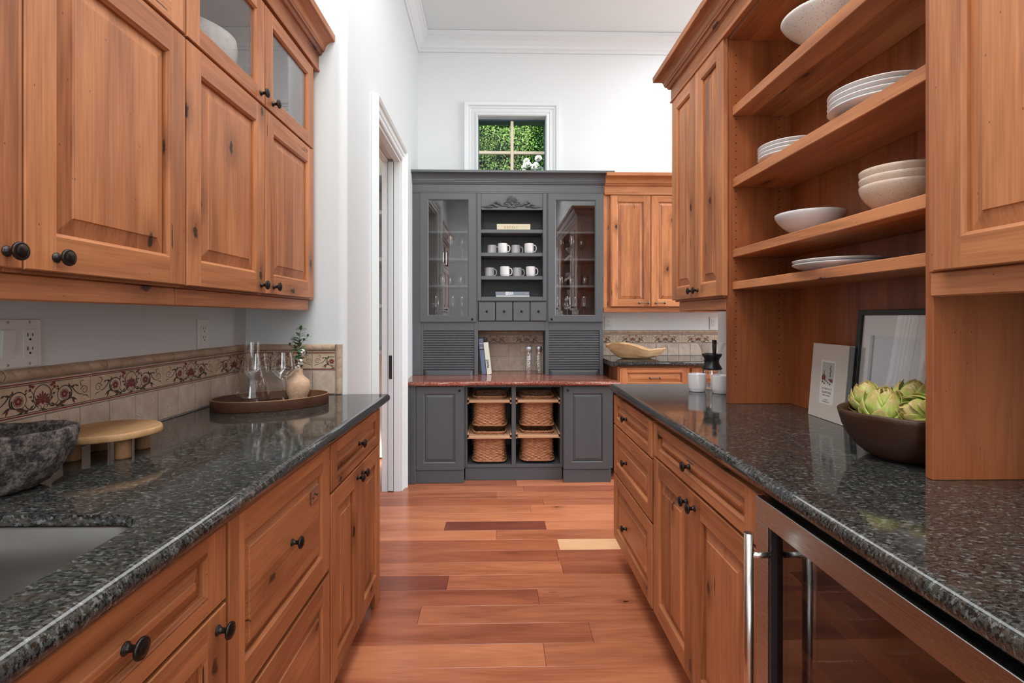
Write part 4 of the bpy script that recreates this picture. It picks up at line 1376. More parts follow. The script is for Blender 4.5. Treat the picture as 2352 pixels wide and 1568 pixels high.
# frame front pieces and carcass panels around the niche and the glazed sections
mb.box(-.747, -.664, HY, HY + .02, HZ, 2.375)                 # left filler
mb.box(-.663, -.647, HY, HY + .02, HZ, 2.300)
mb.box(-.222, -.190, HY, HY + .02, HZ, 2.300)
mb.box(.374, .4045, HY, HY + .02, HZ, 2.300)
mb.box(.834, .864, HY, HY + .02, HZ, 2.300)
mb.box(-.663, .864, HY, HY + .02, 2.3005, 2.375)
mb.box(-.647, -.222, HY, HY + .02, 1.150, 1.235)
mb.box(.4045, .834, HY, HY + .02, 1.150, 1.235)
mb.box(-.190, .374, HY, HY + .02, 1.150, 1.228)
mb.box(-.190, .374, HY, HY + .02, 1.392, 1.4)
mb.box(-.663, -.647, HY + .02, 4.565, HZ, 2.300, 1)
mb.box(-.215, -.200, HY + .02, 4.565, HZ, 2.300, 1)
mb.box(.384, .399, HY + .02, 4.565, HZ, 2.300, 1)
mb.box(.848, .864, HY + .02, 4.565, HZ, 2.375, 0)
mb.box(-.647, .848, HY + .02, 4.565, 2.302, 2.375, 1)
mb.box(-.647, -.215, 4.545, 4.565, 1.17, 2.302, 2, c=0)
mb.box(.399, .848, 4.545, 4.565, 1.17, 2.302, 2, c=0)
mb.box(-.200, .384, 4.45, 4.462, 1.17, 2.302, 1, c=0)
for a, b in ((-.647, -.215), (.399, .848), (-.200, .384)):
    mb.box(a, b, HY + .02, 4.545 if a != -.2 else 4.45, 1.175, 1.235, 1)
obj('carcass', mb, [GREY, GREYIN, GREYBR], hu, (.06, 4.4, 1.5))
# glazed doors
door('glass_door', hu, (0, HY, 0), UXv, NYv, -.670, -.2055, 1.222, 2.298, G2, None, kind='glass', sw=.062, rw=.052, knob=(-.236, 1.246), km=SKNOB_ME)
door('glass_door', hu, (0, HY, 0), UXv, NYv, .396, .8585, 1.222, 2.298, G2, None, kind='glass', sw=.060, rw=.052, knob=(.427, 1.246), km=SKNOB_ME)
SHZ = (1.524, 1.751, 1.980)
for a, b in ((-.6465, -.2155), (.3995, .8475)):
    for z in SHZ:
        obj('shelf', MB().box(a, b, HY + .03, 4.544, z - .009, z + .009, c=.001), GREY, hu, ((a + b) / 2, 4.4, z))
# open centre: surround, crest board, shelves, spice drawers
mb = MB()
mb.box(-.196, -.1645, HY - .018, HY + .020, 1.399, 2.298, c=.002)
mb.box(.3535, .385, HY - .018, HY + .020, 1.399, 2.298, c=.002)
mb.box(-.1640, .3530, HY - .014, HY + .004, 2.160, 2.298, c=.002)
mb.box(-.1640, .3530, HY - .018, HY + .020, 1.399, 1.434, c=.002)
obj('centre_surround', mb, GREY, hu, (.093, HY, 1.85))
mb = MB()
mb.box(-.1645, .3535, HY + .021, 4.449, 1.424, 1.434)
for a, b in ((1.577, 1.607), (1.772, 1.802), (1.967, 1.996)):
    obj('shelf', MB().box(-.1640, .3530, HY - .012, 4.449, a, b, c=.0015), GREY, hu, (.093, 4.35, b))
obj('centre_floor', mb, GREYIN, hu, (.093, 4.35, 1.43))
for a, b in ((-.186, -.0465), (-.0415, .0985), (.1045, .2435), (.2485, .3835)):
    d = obj('spice_drawer', MB().box(a, b, HY - .016, HY + .10, 1.2305, 1.3895, c=.004), GREY, hu, ((a + b) / 2, HY, 1.31))
    put_knob(d, ((a + b) / 2, HY - .016, 1.311), NYv, SKNOB_ME)
# carved crest
mb = MB()
cx, cy, cz = .094, HY - .0155, 2.197
for k in range(9):
    a = radians(90 + (k - 4) * 19)
    L = .052 - abs(k - 4) * .0022
    mb.tube([(cx + cos(a) * r_, cy - .004 - .006 * sin(pi * min(r_ / .06, 1)), cz + .022 + sin(a) * r_) for r_ in [.006 + L * i / 6 for i in range(7)]], [.002 + .0042 * i / 6 for i in range(6)] + [.0035], 7)
mb.ellip((cx, cy - .008, cz + .016), (.014, .010, .014), 0, 12, 8)
for s in (-1, 1):
    X = lambda v: cx + s * v
    sp_ = [(X(.052 + (.025 - .020 * i / 26) * cos(radians(150 + 19 * i))), cy - .005 - .004 * i / 26, cz + .014 + (.025 - .020 * i / 26) * sin(radians(150 + 19 * i))) for i in range(27)]
    mb.tube(sp_, [.0052 - .0012 * i / 26 for i in range(27)], 7)
    mb.ellip((X(.052), cy - .008, cz + .014), (.007, .008, .007), 0, 8, 6)
    mb.tube([(X(.070), cy - .004, cz - .006), (X(.088), cy - .007, cz + .000), (X(.106), cy - .008, cz + .020), (X(.128), cy - .007, cz + .030), (X(.150), cy - .006, cz + .022), (X(.160), cy - .006, cz + .006), (X(.148), cy - .005, cz - .002), (X(.138), cy - .005, cz + .006)], [0.0058, 0.0087, 0.0101, 0.0094, 0.0080, 0.0072, 0.0058, 0.0036], 8)
    mb.tube([(X(.112), cy - .005, cz - .010), (X(.135), cy - .007, cz - .008), (X(.160), cy - .007, cz + .010), (X(.178), cy - .006, cz + .004), (X(.200), cy - .005, cz - .008), (X(.228), cy - .004, cz - .014), (X(.254), cy - .003, cz - .011)], [0.0043, 0.0087, 0.0094, 0.0087, 0.0072, 0.0058, 0.0029], 8)
    mb.tube([(X(.150), cy - .004, cz - .012), (X(.175), cy - .006, cz - .013), (X(.200), cy - .005, cz - .016), (X(.222), cy - .003, cz - .018)], [0.0043, 0.0080, 0.0072, 0.0029], 7)
    mb.tube([(X(.100), cy - .005, cz + .006), (X(.116), cy - .008, cz + .014), (X(.134), cy - .006, cz + .018)], [0.0043, 0.0080, 0.0029], 7)
    mb.ellip((X(.012), cy - .005, cz - .013), (.010, .006, .006), 0, 8, 6)
    mb.ellip((X(.030), cy - .005, cz - .015), (.009, .006, .005), 0, 8, 6)
obj('carved_crest', mb, GREY, hu, (cx, cy, cz))
# roll fronts: every slat on its own
for a, b in ((-.6465, -.2225), (.405, .8335)):
    tb = obj('roll_front', MB().box(a, b, HY + .016, HY + .019, .815, 1.149, c=0), GREYIN, hu, ((a + b) / 2, HY, .98))
    z = .8225
    k = 0
    while z < 1.145:
        mb = MB()
        hs = .0203
        prof_ = [(HY + .0155, z), (HY + .009, z + .0008), (HY + .0050, z + .005), (HY + .0050, z + hs - .007), (HY + .009, z + hs - .0028), (HY + .0155, z + hs - .002)]
        mb.prism(prof_, a + .0005, b - .0005, axes='yzx')
        obj('slat', mb, GREY, tb, ((a + b) / 2, HY + .01, z + .01))
        z += hs
    mb = MB(frame_map((0, HY + .0155, 0), UXv, (0, 0, 1), NYv))
    zz = [(a + .003, .8215, 0), (b - .003, .8215, 0), (b - .003, HZ + .0005, 0), (a + .003, HZ + .0005, 0)]
    fr_ = [(a + .030, .803, .022), (b - .030, .803, .022), (b - .030, HZ + .0005, .022), (a + .030, HZ + .0005, .022)]
    mb.add(zz + fr_, [(0, 1, 5, 4), (1, 2, 6, 5), (2, 3, 7, 6), (3, 0, 4, 7), (4, 5, 6, 7), (3, 2, 1, 0)])
    obj('pull_rail', mb, GREY, tb, ((a + b) / 2, HY, .8))
# crown of the hutch
hp = [(-.012, 2.300), (.0025, 2.300), (.0060, 2.303), (.0060, 2.312), (.002, 2.316), (.002, 2.372), (.008, 2.377), (.012, 2.377), (.014, 2.386), (.020, 2.390), (.020, 2.398)]
for i in range(9):
    a = pi / 2 * i / 8
    hp.append((.024 + .048 * (1 - cos(a)), 2.402 + .052 * sin(a)))
hp += [(.080, 2.456), (.080, 2.474), (-.012, 2.474)]
mb = MB().sweep([(-.746, HY - .0005), (.8650, HY - .0005), (.8650, 4.566)], hp)
obj('crown', mb, GREY, hu, (.06, HY, 2.4))
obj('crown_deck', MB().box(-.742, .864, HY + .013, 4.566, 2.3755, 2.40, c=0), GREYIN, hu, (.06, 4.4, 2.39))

# ------------------------------------------------------------------ rear run of alder cabinets on the back wall
KY = 3.965
def rear_base(label, x0, x1):
    t = thing('base_cabinet', label, 'cabinet', ((x0 + x1) / 2, KY, 0))
    obj('carcass', MB().box(x0, x1, KY + .02, 4.555, .105, .872), WV, t, ((x0 + x1) / 2, 4.2, .5))
    face_frame(t, (0, KY, 0), UXv, NYv, x0, x1, .105, .875, [(x0, x0 + .03), (x1 - .03, x1)], [(.857, .875, x0 + .03, x1 - .03), (.70, .72, x0 + .03, x1 - .03), (.105, .13, x0 + .03, x1 - .03)], mats=(WV, WX))
    obj('toe_kick', MB().box(x0, x1, KY + .07, KY + .085, .002, .104), WX, t, ((x0 + x1) / 2, KY, .05))
    door('drawer', t, (0, KY, 0), UXv, NYv, x0 + .012, x1 - .006, .712, .863, (WV, WX), WX, rw=.034, sw=.056, slope=.024, knob=((x0 + x1) / 2 + .005, .785), km=PULL_ME, kname='handle')
    m = (x0 + x1) / 2
    door('door', t, (0, KY, 0), UXv, NYv, x0 + .012, m - .0015, .11, .704, (WV, WX), WV, knob=(m - .05, .66), km=PULL_ME, kname='handle')
    door('door', t, (0, KY, 0), UXv, NYv, m + .0015, x1 - .006, .11, .704, (WV, WX), WV, knob=(m + .05, .66), km=PULL_ME, kname='handle')
rear_base('alder base cabinet on back wall beside the dresser, drawer with a bar pull', .922, 1.492)
rear_base('alder base cabinet on back wall behind the white mugs, mostly hidden by the right counter', 1.4925, 2.06)
top = slab([(.893, 3.917), (2.10, 3.917), (2.10, 4.567), (.869, 4.567), (.869, 3.932), (.893, 3.932)], [1, 1, 0, 0, 0, 0], .876, .915, .017)
top = slab([(.909, 3.917), (2.10, 3.917), (2.10, 4.567), (.8695, 4.567), (.8695, 3.935), (.909, 3.935)], [1, 1, 0, 0, 0, 0], .876, .915, .017)
obj('countertop', top, GRAN, None, (1.5, 4.2, .915), label='dark granite countertop on the back wall under the wooden dough bowl', cat='countertop')
VY = 4.240
def rear_wall(label, x0, x1, d):
    t = thing('wall_cabinet', label, 'cabinet', ((x0 + x1) / 2, VY, 1.35))
    obj('carcass', MB().box(x0, x1, VY + .02, 4.5685, 1.342, 2.385), WV, t, ((x0 + x1) / 2, 4.4, 1.9))
    face_frame(t, (0, VY, 0), UXv, NYv, x0, x1, 1.342, 2.385, [(x0, d[0][0] + .01), (d[1][1] - .01, x1)], [(1.342, 1.36, d[0][0] + .01, d[1][1] - .01), (2.27, 2.385, d[0][0] + .01, d[1][1] - .01)], mats=(WV, WX))
    for i, (a, b) in enumerate(d):
        door('door', t, (0, VY, 0), UXv, NYv, a, b, 1.353, 2.286, (WV, WX), WV, sw=.056, rw=.052, slope=.026, knob=((b - .062) if i == 0 else (a + .072), 1.381), km=PULL_ME, kname='handle')
    obj('light_rail', MB().box(x0 + .001, x1 - .001, VY - .004, VY + .018, 1.304, 1.3415, c=.003), WX, t, ((x0 + x1) / 2, VY, 1.32))
rear_wall('alder wall cabinet on back wall next to the dresser with two tall doors', .8655, 1.632, [(.921, 1.2615), (1.2665, 1.607)])
rear_wall('alder wall cabinet on back wall, hidden behind the right cabinets', 1.6325, 2.40, [(1.645, 2.01), (2.015, 2.387)])
cpf = crown_profile(2.290, 1.2)
mb = MB().sweep([(.8735, VY - .0205), (2.40, VY - .0205)], cpf)
obj('crown_moulding', mb, WX, None, (1.6, VY, 2.4), label='alder crown moulding over the back wall cabinets right of the dresser', cat='moulding')

# ------------------------------------------------------------------ things on the left counter
CT = .9152
# rough stone bowl: an oval trough
SC = Vector((-1.018, 1.020, CT))
t = thing('stone_bowl', 'rough dark lava stone bowl with a thick uneven rim on the left counter', 'bowl', SC)
mb = MB()
prof = [(.0, .004), (.35, .0), (.56, .003), (.66, .012), (.73, .022), (.80, .034), (.86, .048), (.91, .062), (.95, .076), (.98, .090), (.995, .102), (1.0, .110), (.985, .117), (.95, .120), (.90, .1195), (.86, .113), (.82, .098), (.76, .074), (.68, .054), (.50, .042), (.0, .036)]
nu, vs_, fs = 150, [], []
sa, sbb, ang = .142, .104, radians(44)
for j, (f, z) in enumerate(prof):
    for i in range(nu):
        a = 2 * pi * i / nu
        p = Vector((cos(a) * sa * f, sin(a) * sbb * f * (1 + .05 * cos(2 * a)), z))
        if f > .3:
            nz = noise.fractal(Vector((p.x * 26, p.y * 26, p.z * 26)), 1.0, 2.0, 6) * .0072
            k = 1 + nz / max(.03, Vector((p.x, p.y)).length)
            p = Vector((p.x * k, p.y * k, p.z + (noise.noise(p * 18) * .004 if z > .03 else 0)))
            p.z = max(p.z, .0)
        p = Matrix.Rotation(ang, 3, 'Z') @ p
        vs_.append(tuple(p + SC))
fs = [(j * nu + i, j * nu + (i + 1) % nu, (j + 1) * nu + (i + 1) % nu, (j + 1) * nu + i) for j in range(len(prof) - 1) for i in range(nu)]
mb.add(vs_, fs, 0, True)
obj('bowl_body', mb, LAVA, t, SC)

# round footed board
BC = (-.993, 1.306)
t = thing('footed_board', 'round pale wooden serving board on short log feet behind the stone bowl', 'serving board', (BC[0], BC[1], CT))
n = 56
def irr(a):
    return .110 + .0025 * sin(3 * a + .5) + .0015 * sin(7 * a)
mb = MB()
rings = [(.985, .0500), (1.0, .0525), (1.0, .0620), (.985, .0660), (.96, .0670)]
vs_ = [(BC[0] + irr(2 * pi * i / n) * f * cos(2 * pi * i / n), BC[1] + irr(2 * pi * i / n) * f * sin(2 * pi * i / n), CT + z) for f, z in rings for i in range(n)]
mb.add(vs_, [(j * n + i, j * n + (i + 1) % n, (j + 1) * n + (i + 1) % n, (j + 1) * n + i) for j in range(4) for i in range(n)], 0, True)
mb.add(vs_[:n], [list(range(n))[::-1]])
mb.add(vs_[-n:], [list(range(n))])
obj('board', mb, ACACIA, t, (BC[0], BC[1], CT + .05))
for lx, ly in ((-.932, 1.268), (-.950, 1.362), (-1.050, 1.345), (-1.040, 1.250)):
    obj('leg', MB().lathe([(0, 0), (.0165, 0), (.0178, .004), (.0172, .02), (.0180, .0495), None, (0, .0495)], 18, (lx, ly, CT)), BARKW, t, (lx, ly, CT))

# oval tray
TC = (-.900, 2.010)
ta = radians(28)
t = thing('oval_tray', 'oval walnut tray on left counter carrying carafe, glasses and bud vase', 'tray', (TC[0], TC[1], CT))
rt = Matrix.Rotation(ta, 3, 'Z')
n = 72
A_, B_ = .212, .148
def oval(f, z, k=0.0):
    out = []
    for i in range(n):
        a = 2 * pi * i / n
        p = rt @ Vector(((A_ - k) * cos(a), (B_ - k) * sin(a), 0))
        out.append((TC[0] + p.x, TC[1] + p.y, CT + z))
    return out
def loft(rings):
    mb = MB()
    vs_ = [p for r in rings for p in r]
    m = len(rings[0])
    mb.add(vs_, [(j * m + i, j * m + (i + 1) % m, (j + 1) * m + (i + 1) % m, (j + 1) * m + i) for j in range(len(rings) - 1) for i in range(m)], 0, True)
    mb.add(rings[0], [list(range(m))[::-1]])
    mb.add(rings[-1], [list(range(m))])
    return mb
mb = loft([oval(1, 0, .002), oval(1, .002, 0), oval(1, .038, 0), oval(1, .0381, 0), oval(1, .0381, .006), oval(1, .007, .006), oval(1, .0068, .008)])
obj('tray_body', mb, WALNUT, t, (TC[0], TC[1], CT))
mb = MB()
r4 = [oval(1, .0382, 0), oval(1, .0398, .0008), oval(1, .0398, .0052), oval(1, .0382, .006)]
vs_ = [p for r in r4 for p in r]
mb.add(vs_, [(j * n + i, j * n + (i + 1) % n, ((j + 1) % 4) * n + (i + 1) % n, ((j + 1) % 4) * n + i) for j in range(4) for i in range(n)], 0, True)
obj('rim', mb, RIMW, t, (TC[0], TC[1], CT + .038))
TZ = CT + .0072

def wine_glass_mb(h=.200, r=.0455, lip=.0355, foot=.033):
    k = h / .2
    return MB().lathe([(0, .0008), (foot * .95, .0008), (foot, .0016), (foot * .93, .0030), (.012, .0055), (.0052, .010), (.0040, .020), (.0036, .05 * k), (.0038, .075 * k), (.0058, .088 * k), (.012, .094 * k), (.026, .104 * k), (.040, .118 * k), (r * .985, .128 * k), (r, .135 * k), (r * .97, .150 * k), (lip * 1.08, .185 * k), (lip, h)], 40)
def single(name, mb, mat, P, label, cat, group=None, rotz=0):
    return obj(name, mb, mat, None, P, rot=(0, 0, rotz), label=label, cat=cat, group=group, local=True)
single('wine_glass', wine_glass_mb(), CRYS, (-.955, 2.000, TZ), 'stemmed wine glass on oval tray, standing in front of the glass carafe', 'glass')
single('wine_glass', wine_glass_mb(), CRYS, (-.875, 2.053, TZ), 'stemmed wine glass on oval tray, beside the clay bud vase', 'glass')
cf = thing('carafe', 'conical clear glass carafe with a straight neck at back of oval tray', 'carafe', (-1.020, 2.096, TZ))
mb = MB().lathe([(0, .001), (.067, .001), (.0725, .006), (.073, .012), (.0705, .026), (.0585, .075), (.045, .128), (.033, .170), (.029, .190), (.0290, .238)], 48)
obj('flask', mb, CRYS, cf, (-1.020, 2.096, TZ), local=True)

vz = thing('bud_vase', 'sandy clay bud vase holding a leafy sprig with tiny white flowers', 'vase', (-.842, 2.118, TZ))
V0 = Vector((-.842, 2.118, TZ))
mb = MB().lathe([(0, .0), (.034, .0), (.037, .003), (.0375, .014), None, (.0400, .018), (.0455, .036), (.0478, .052), (.0470, .066), (.043, .078), (.035, .086), (.0255, .094), (.0205, .103), (.0185, .112), (.0185, .124), (.0175, .126), (.0150, .126), (.0150, .105), (0, .095)], 40)
obj('vase_body', mb, VASE, vz, V0, local=True)
stem_pts = [V0 + Vector(p) for p in ((.002, 0, .10), (.003, .002, .150), (.006, .003, .190), (.004, .0, .225), (.008, -.002, .262), (.012, -.003, .292))]
st = MB().tube(stem_pts, [.0016, .0015, .0013, .0012, .0010, .0007], 6)
st.tube([stem_pts[1], V0 + Vector((.02, .0, .17)), V0 + Vector((.032, -.002, .185))], .0009, 5)
st.tube([stem_pts[2], V0 + Vector((-.014, 0, .212)), V0 + Vector((-.034, .002, .222))], .0009, 5)
st.tube([stem_pts[3], V0 + Vector((.024, .0, .242)), V0 + Vector((.040, 0, .258))], .0009, 5)
obj('stem', st, SPRIG, vz, V0)
lf = MB()
def leaf_into(mb, p, d, L, w, up=(0, 0, 1)):
    d = Vector(d).normalized()
    s = d.cross(Vector(up))
    s = s.normalized() if s.length > .01 else d.orthogonal().normalized()
    nrm = s.cross(d)
    pr = [(0, .0), (.22, .75), (.5, 1.0), (.78, .66), (1.0, 0)]
    L_, R_ = [], []
    for f, q in pr:
        c = Vector(p) + d * (L * f) - nrm * (.10 * L * f * f)
        L_.append(tuple(c + s * (w * q / 2) + nrm * (.12 * w * q)))
        R_.append(tuple(c - s * (w * q / 2) + nrm * (.12 * w * q)))
    M_ = [tuple(Vector(p) + d * (L * f) - nrm * (.10 * L * f * f)) for f, q in pr]
    vs_ = L_ + M_ + R_
    mb.add(vs_, [(i, i + 1, 5 + i + 1, 5 + i) for i in range(4)] + [(5 + i, 5 + i + 1, 10 + i + 1, 10 + i) for i in range(4)], 0, True)
rl = random.Random(5)
LEAVES = []
for i in range(38):
    k = rl.choice((0, 0, 1, 1, 1, 2, 2, 3, 4))
    f = rl.random()
    p = stem_pts[k + 1] if k >= 4 else stem_pts[k + 1].lerp(stem_pts[min(k + 2, 5)], f)
    if p.z - V0.z < .128:
        continue
    a = rl.uniform(0, 2 * pi)
    LEAVES.append((p, (cos(a), sin(a) * .6, rl.uniform(-.35, .6)), rl.uniform(.030, .046) * (1 if k < 3 else .75), rl.uniform(.012, .018) * (1 if k < 3 else .75)))
for px_, pz, L in ((-.034, .222, .020), (-.014, .212, .02), (.040, .258, .02), (.024, .242, .018), (.012, .292, .022), (.008, .29, .020), (.012, .285, .02), (.032, .185, .024)):
    for dd in ((1, .3, .2), (-1, -.2, .4), (.3, -.6, .8)):
        LEAVES.append((V0 + Vector((px_, 0, pz)), dd, L, .009))
for p, d, L, w in LEAVES:
    m1 = MB()
    leaf_into(m1, p, d, L, w)
    obj('leaf', m1, SPRIG, vz, p)
for cx_, cy_, cz_ in ((.022, -.012, .196), (.002, -.016, .132), (.017, -.014, .156)):
    m1 = MB()
    for k in range(8):
        q = Vector((rl.uniform(-1, 1), rl.uniform(-1, .4), rl.uniform(-1, 1))).normalized() * .0125
        c = V0 + Vector((cx_, cy_, cz_)) + q
        for j in range(5):
            a = 2 * pi * j / 5
            e1 = q.orthogonal().normalized()
            e2 = q.normalized().cross(e1)
            d = e1 * cos(a) + e2 * sin(a)
            leaf_into(m1, c, d, .0068, .0030, q.normalized())
    obj('flower_cluster', m1, PETAL, vz, V0 + Vector((cx_, cy_, cz_)), label='cluster of tiny white flowers')

# plaster bowl behind the left glass doors
mb = MB().lathe([(0, .0), (.06, .0), (.085, .010), (.115, .045), (.128, .090), (.130, .125), (.124, .150), (.116, .150), (.120, .122), (.115, .088), (.10, .05), (.07, .022), (0, .018)], 56)
mb.v = [(x * (1 + .05 * noise.noise(Vector((x * 14, y * 14, z * 14)))), y * (1 + .05 * noise.noise(Vector((x * 14 + 5, y * 14, z * 14)))), z + .012 * noise.noise(Vector((x * 9, y * 9, 3))) * (z / .15)) for x, y, z in mb.v]
single('plaster_bowl', mb, PLASTER, (-1.0, 1.66, 2.031), 'rough white plaster bowl behind the glass door over the left wall cabinets', 'bowl')

# ------------------------------------------------------------------ dishes on the right shelves
def bowl_mb(r, h, foot, t=.005, curve=1.6, foot_h=.006):
    P = [(0, .001), (foot * .9, .0), (foot, .001), (foot, foot_h)]
    for i in range(1, 11):
        f = i / 10
        P.append((foot + (r - foot) * (1 - (1 - f) ** curve), foot_h + (h - foot_h) * f))
    P += [(r - t * .3, h + .0012), (r - t, h - .001)]
    for i in range(9, 0, -1):
        f = i / 10
        P.append((max(.004, foot + (r - foot) * (1 - (1 - f) ** curve) - t), foot_h + t * .6 + (h - foot_h) * f))
    P.append((0, foot_h + t))
    return MB().lathe(P, 56)
def plate_mb(r, h=.020):
    return MB().lathe([(0, .0025), (r * .52, .0025), (r * .54, .0), (r * .60, .0), (r * .63, .004), (r * .82, .012), (r * .985, h - .001), (r, h + .001), (r * .995, h + .003), (r * .97, h + .0025), (r * .80, .0155), (r * .64, .008), (0, .0065)], 64)
S1, S2, S3, S4 = 1.4044, 1.5334, 1.8174, 2.1064
single('serving_bowl', bowl_mb(.126, .098, .050, .006, 1.35, .020), SPECKW, (1.018, 1.558, S4), 'wide speckled white footed bowl on the top open shelf', 'bowl')
for i in range(4):
    single('dinner_plate', plate_mb(.120), CER, (1.035, 1.362, S3 + i * .0140), ['white dinner plate at the bottom of the larger stack on the second shelf down', 'white dinner plate second from the bottom of the larger stack', 'white dinner plate second from the top of the larger stack', 'white dinner plate on top of the larger stack, second shelf down'][i], 'plate', 'dinner plates in the large stack')
for i in range(4):
    single('side_plate', plate_mb(.112, .019), CER, (1.048, 1.795, S3 + i * .0130), ['white side plate at the bottom of the smaller stack near the shelf end', 'white side plate second from the bottom of the smaller stack', 'white side plate second from the top of the smaller stack', 'white side plate on top of the smaller stack near the shelf end'][i], 'plate', 'side plates in the small stack')
for i in range(3):
    single('stoneware_bowl', bowl_mb(.086, .072, .042, .0045, 1.9), SPECK, (1.032, 1.288, S2 + i * .0200), ['speckled beige bowl at the bottom of the stack of three', 'speckled beige bowl in the middle of the stack of three', 'speckled beige bowl on top of the stack of three'][i], 'bowl', 'stacked stoneware bowls')
single('pasta_bowl', bowl_mb(.106, .074, .044, .0045, 1.75), CERG, (1.035, 1.668, S2), 'wide plain white bowl alone on the third shelf down', 'bowl')
for i in range(2):
    single('platter', MB().lathe([(0, .002), (.07, .002), (.085, 0), (.09, .003), (.116, .013), (.126, .018), (.1265, .021), (.122, .021), (.09, .009), (0, .007)], 64), CERG, (1.030, 1.515, S1 + i * .0105), ['lower of two wide pale plates on the bottom open shelf', 'upper of two wide pale plates on the bottom open shelf'][i], 'plate', 'plates on the bottom shelf')

# picture and cookbook leaning in the niche of the shelf unit
def rooted(name, label, cat, P, rot, group=None):
    t = thing(name, label, cat, P, group)
    return t
P = (1.112, 1.447, CT + .0005)
pf = thing('picture_frame', 'black framed abstract print leaning on the back of the shelf unit', 'picture', P)
w, h, fw_, dp = .290, .371, .016, .018
def L0(o):
    """part built round the local origin of its thing"""
    return o
mb = MB()
mb.box(-w / 2, -w / 2 + fw_, 0, dp, 0, h, c=.001)
mb.box(w / 2 - fw_, w / 2, 0, dp, 0, h, c=.001)
mb.box(-w / 2 + fw_, w / 2 - fw_, 0, dp, h - fw_, h, c=.001)
mb.box(-w / 2 + fw_, w / 2 - fw_, 0, dp, 0, fw_, c=.001)
mb.box(-w / 2 + fw_, w / 2 - fw_, dp - .004, dp - .001, fw_, h - fw_, c=0)
obj('frame', mb, BLKFR, pf, P, local=True)
mb = MB()
mb.box(-w / 2 + fw_, w / 2 - fw_, .0095, .0135, fw_, h - fw_, 0, c=0)
pr = obj('mat_board', mb, MATB, pf, P, local=True)
mb = MB()
x0, x1, z0, z1 = -w / 2 + .052, w / 2 - .052, .062, h - .078
q = lambda a, b, c, d, m, yy: mb.add([(a, yy, c), (b, yy, c), (b, yy, d), (a, yy, d)], [(0, 1, 2, 3)], m)
q(x0, x1, z0, z1, 1, .0092)
q(x0, x0 + .016, z0, z1, 0, .0090)
q(x0 + .010, x0 + .017, z0, z1, 2, .0089)
q(x0 + .017, x1, z0 + .060, z0 + .068, 2, .0088)
q(x0 + .017, x1, z0, z0 + .060, 0, .0090)
obj('abstract_print', mb, [PHOTOG, PHOTOP, BLKINK], pr, P, local=True)
mb = MB()
mb.box(-w / 2 + fw_, w / 2 - fw_, .0058, .0076, fw_, h - fw_, 0, c=0)
obj('glass_pane', mb, FRAMEG, pf, P, local=True)
pf.rotation_euler = (-radians(5.1), 0, -pi / 2)

P = (1.098, 1.690, CT + .0005)
bk = thing('cookbook', 'linen covered cookbook standing upright with a small still-life photograph on it', 'book', P)
w, h, dp = .200, .256, .027
mb = MB()
mb.box(-w / 2, w / 2, 0, .003, 0, h, c=.0008)
mb.box(-w / 2, w / 2, dp - .003, dp, 0, h, c=.0008)
mb.box(-w / 2, -w / 2 + .003, .003, dp - .003, 0, h, c=.0006)
obj('cover', mb, LINEN, bk, P, local=True)
mb = MB()
for k in range(7):
    mb.box(-w / 2 + .0035, w / 2 - .003 - (k % 2) * .0012, .0032 + k * .0029, .0032 + k * .0029 + .0026, .003, h - .003, c=0)
obj('pages', mb, PAPERG, bk, P, local=True, kind=None)
mb = MB()
mb.box(-.040, .040, -.0006, .0, .052, .200, c=0)
lb = obj('cover_label', mb, PAPER, bk, P, local=True)
mb = MB()
def qq(a, b, c, d, m, yy):
    mb.add([(a, yy, c), (b, yy, c), (b, yy, d), (a, yy, d)], [(0, 1, 2, 3)], m)
def disc(cx_, cz_, rx, rz, m, yy, n=16):
    mb.add([(cx_ + rx * cos(2 * pi * i / n), yy, cz_ + rz * sin(2 * pi * i / n)) for i in range(n)], [list(range(n))], m)
qq(-.034, .034, .117, .194, 0, -.0008)
qq(-.034, .034, .117, .134, 1, -.0009)
disc(-.021, .140, .011, .013, 2, -.0010)
qq(-.0225, -.0185, .150, .166, 2, -.0010)
for a, b, c in ((.015, .150, .004), (.014, .158, .004), (.016, .166, .004), (.013, .174, .004), (.015, .182, .003)):
    disc(a, b, .003, c, 3, -.0010)
for k in range(12):
    disc(-.026 + k * .0052, .126 + .005 * sin(k * 2.1), .0045, .003, (3, 1, 2, 1)[k % 4], -.0011)
disc(.018, .134, .012, .006, 2, -.0010)
obj('cover_photograph', mb, [plain('photo_mist', (.42, .42, .40, 1), .5), plain('photo_cloth', (.62, .62, .60, 1), .5), plain('photo_brown', (.15, .055, .03, 1), .5), plain('photo_dark', (.07, .065, .06, 1), .5)], lb, P, local=True)
for body, size, z, sp in (('SUNDAY', .0105, .104, 1.5), ('SUPPERS', .0105, .0915, 1.35), ('RECIPES + GATHERINGS', .0036, .082, 1.05), ('KAREN', .0050, .067, 1.6), ('MORDECHAI', .0050, .060, 1.5)):
    tm = text_mb(body, size, spacing=sp)
    mb = MB()
    mb.add([(x, -.0009 - zz, y + z) for x, y, zz in tm.v], tm.f)
    obj('lettering', mb, GREYINK, lb, P, local=True)
bk.rotation_euler = (-radians(4.6), 0, -pi / 2 - radians(3))

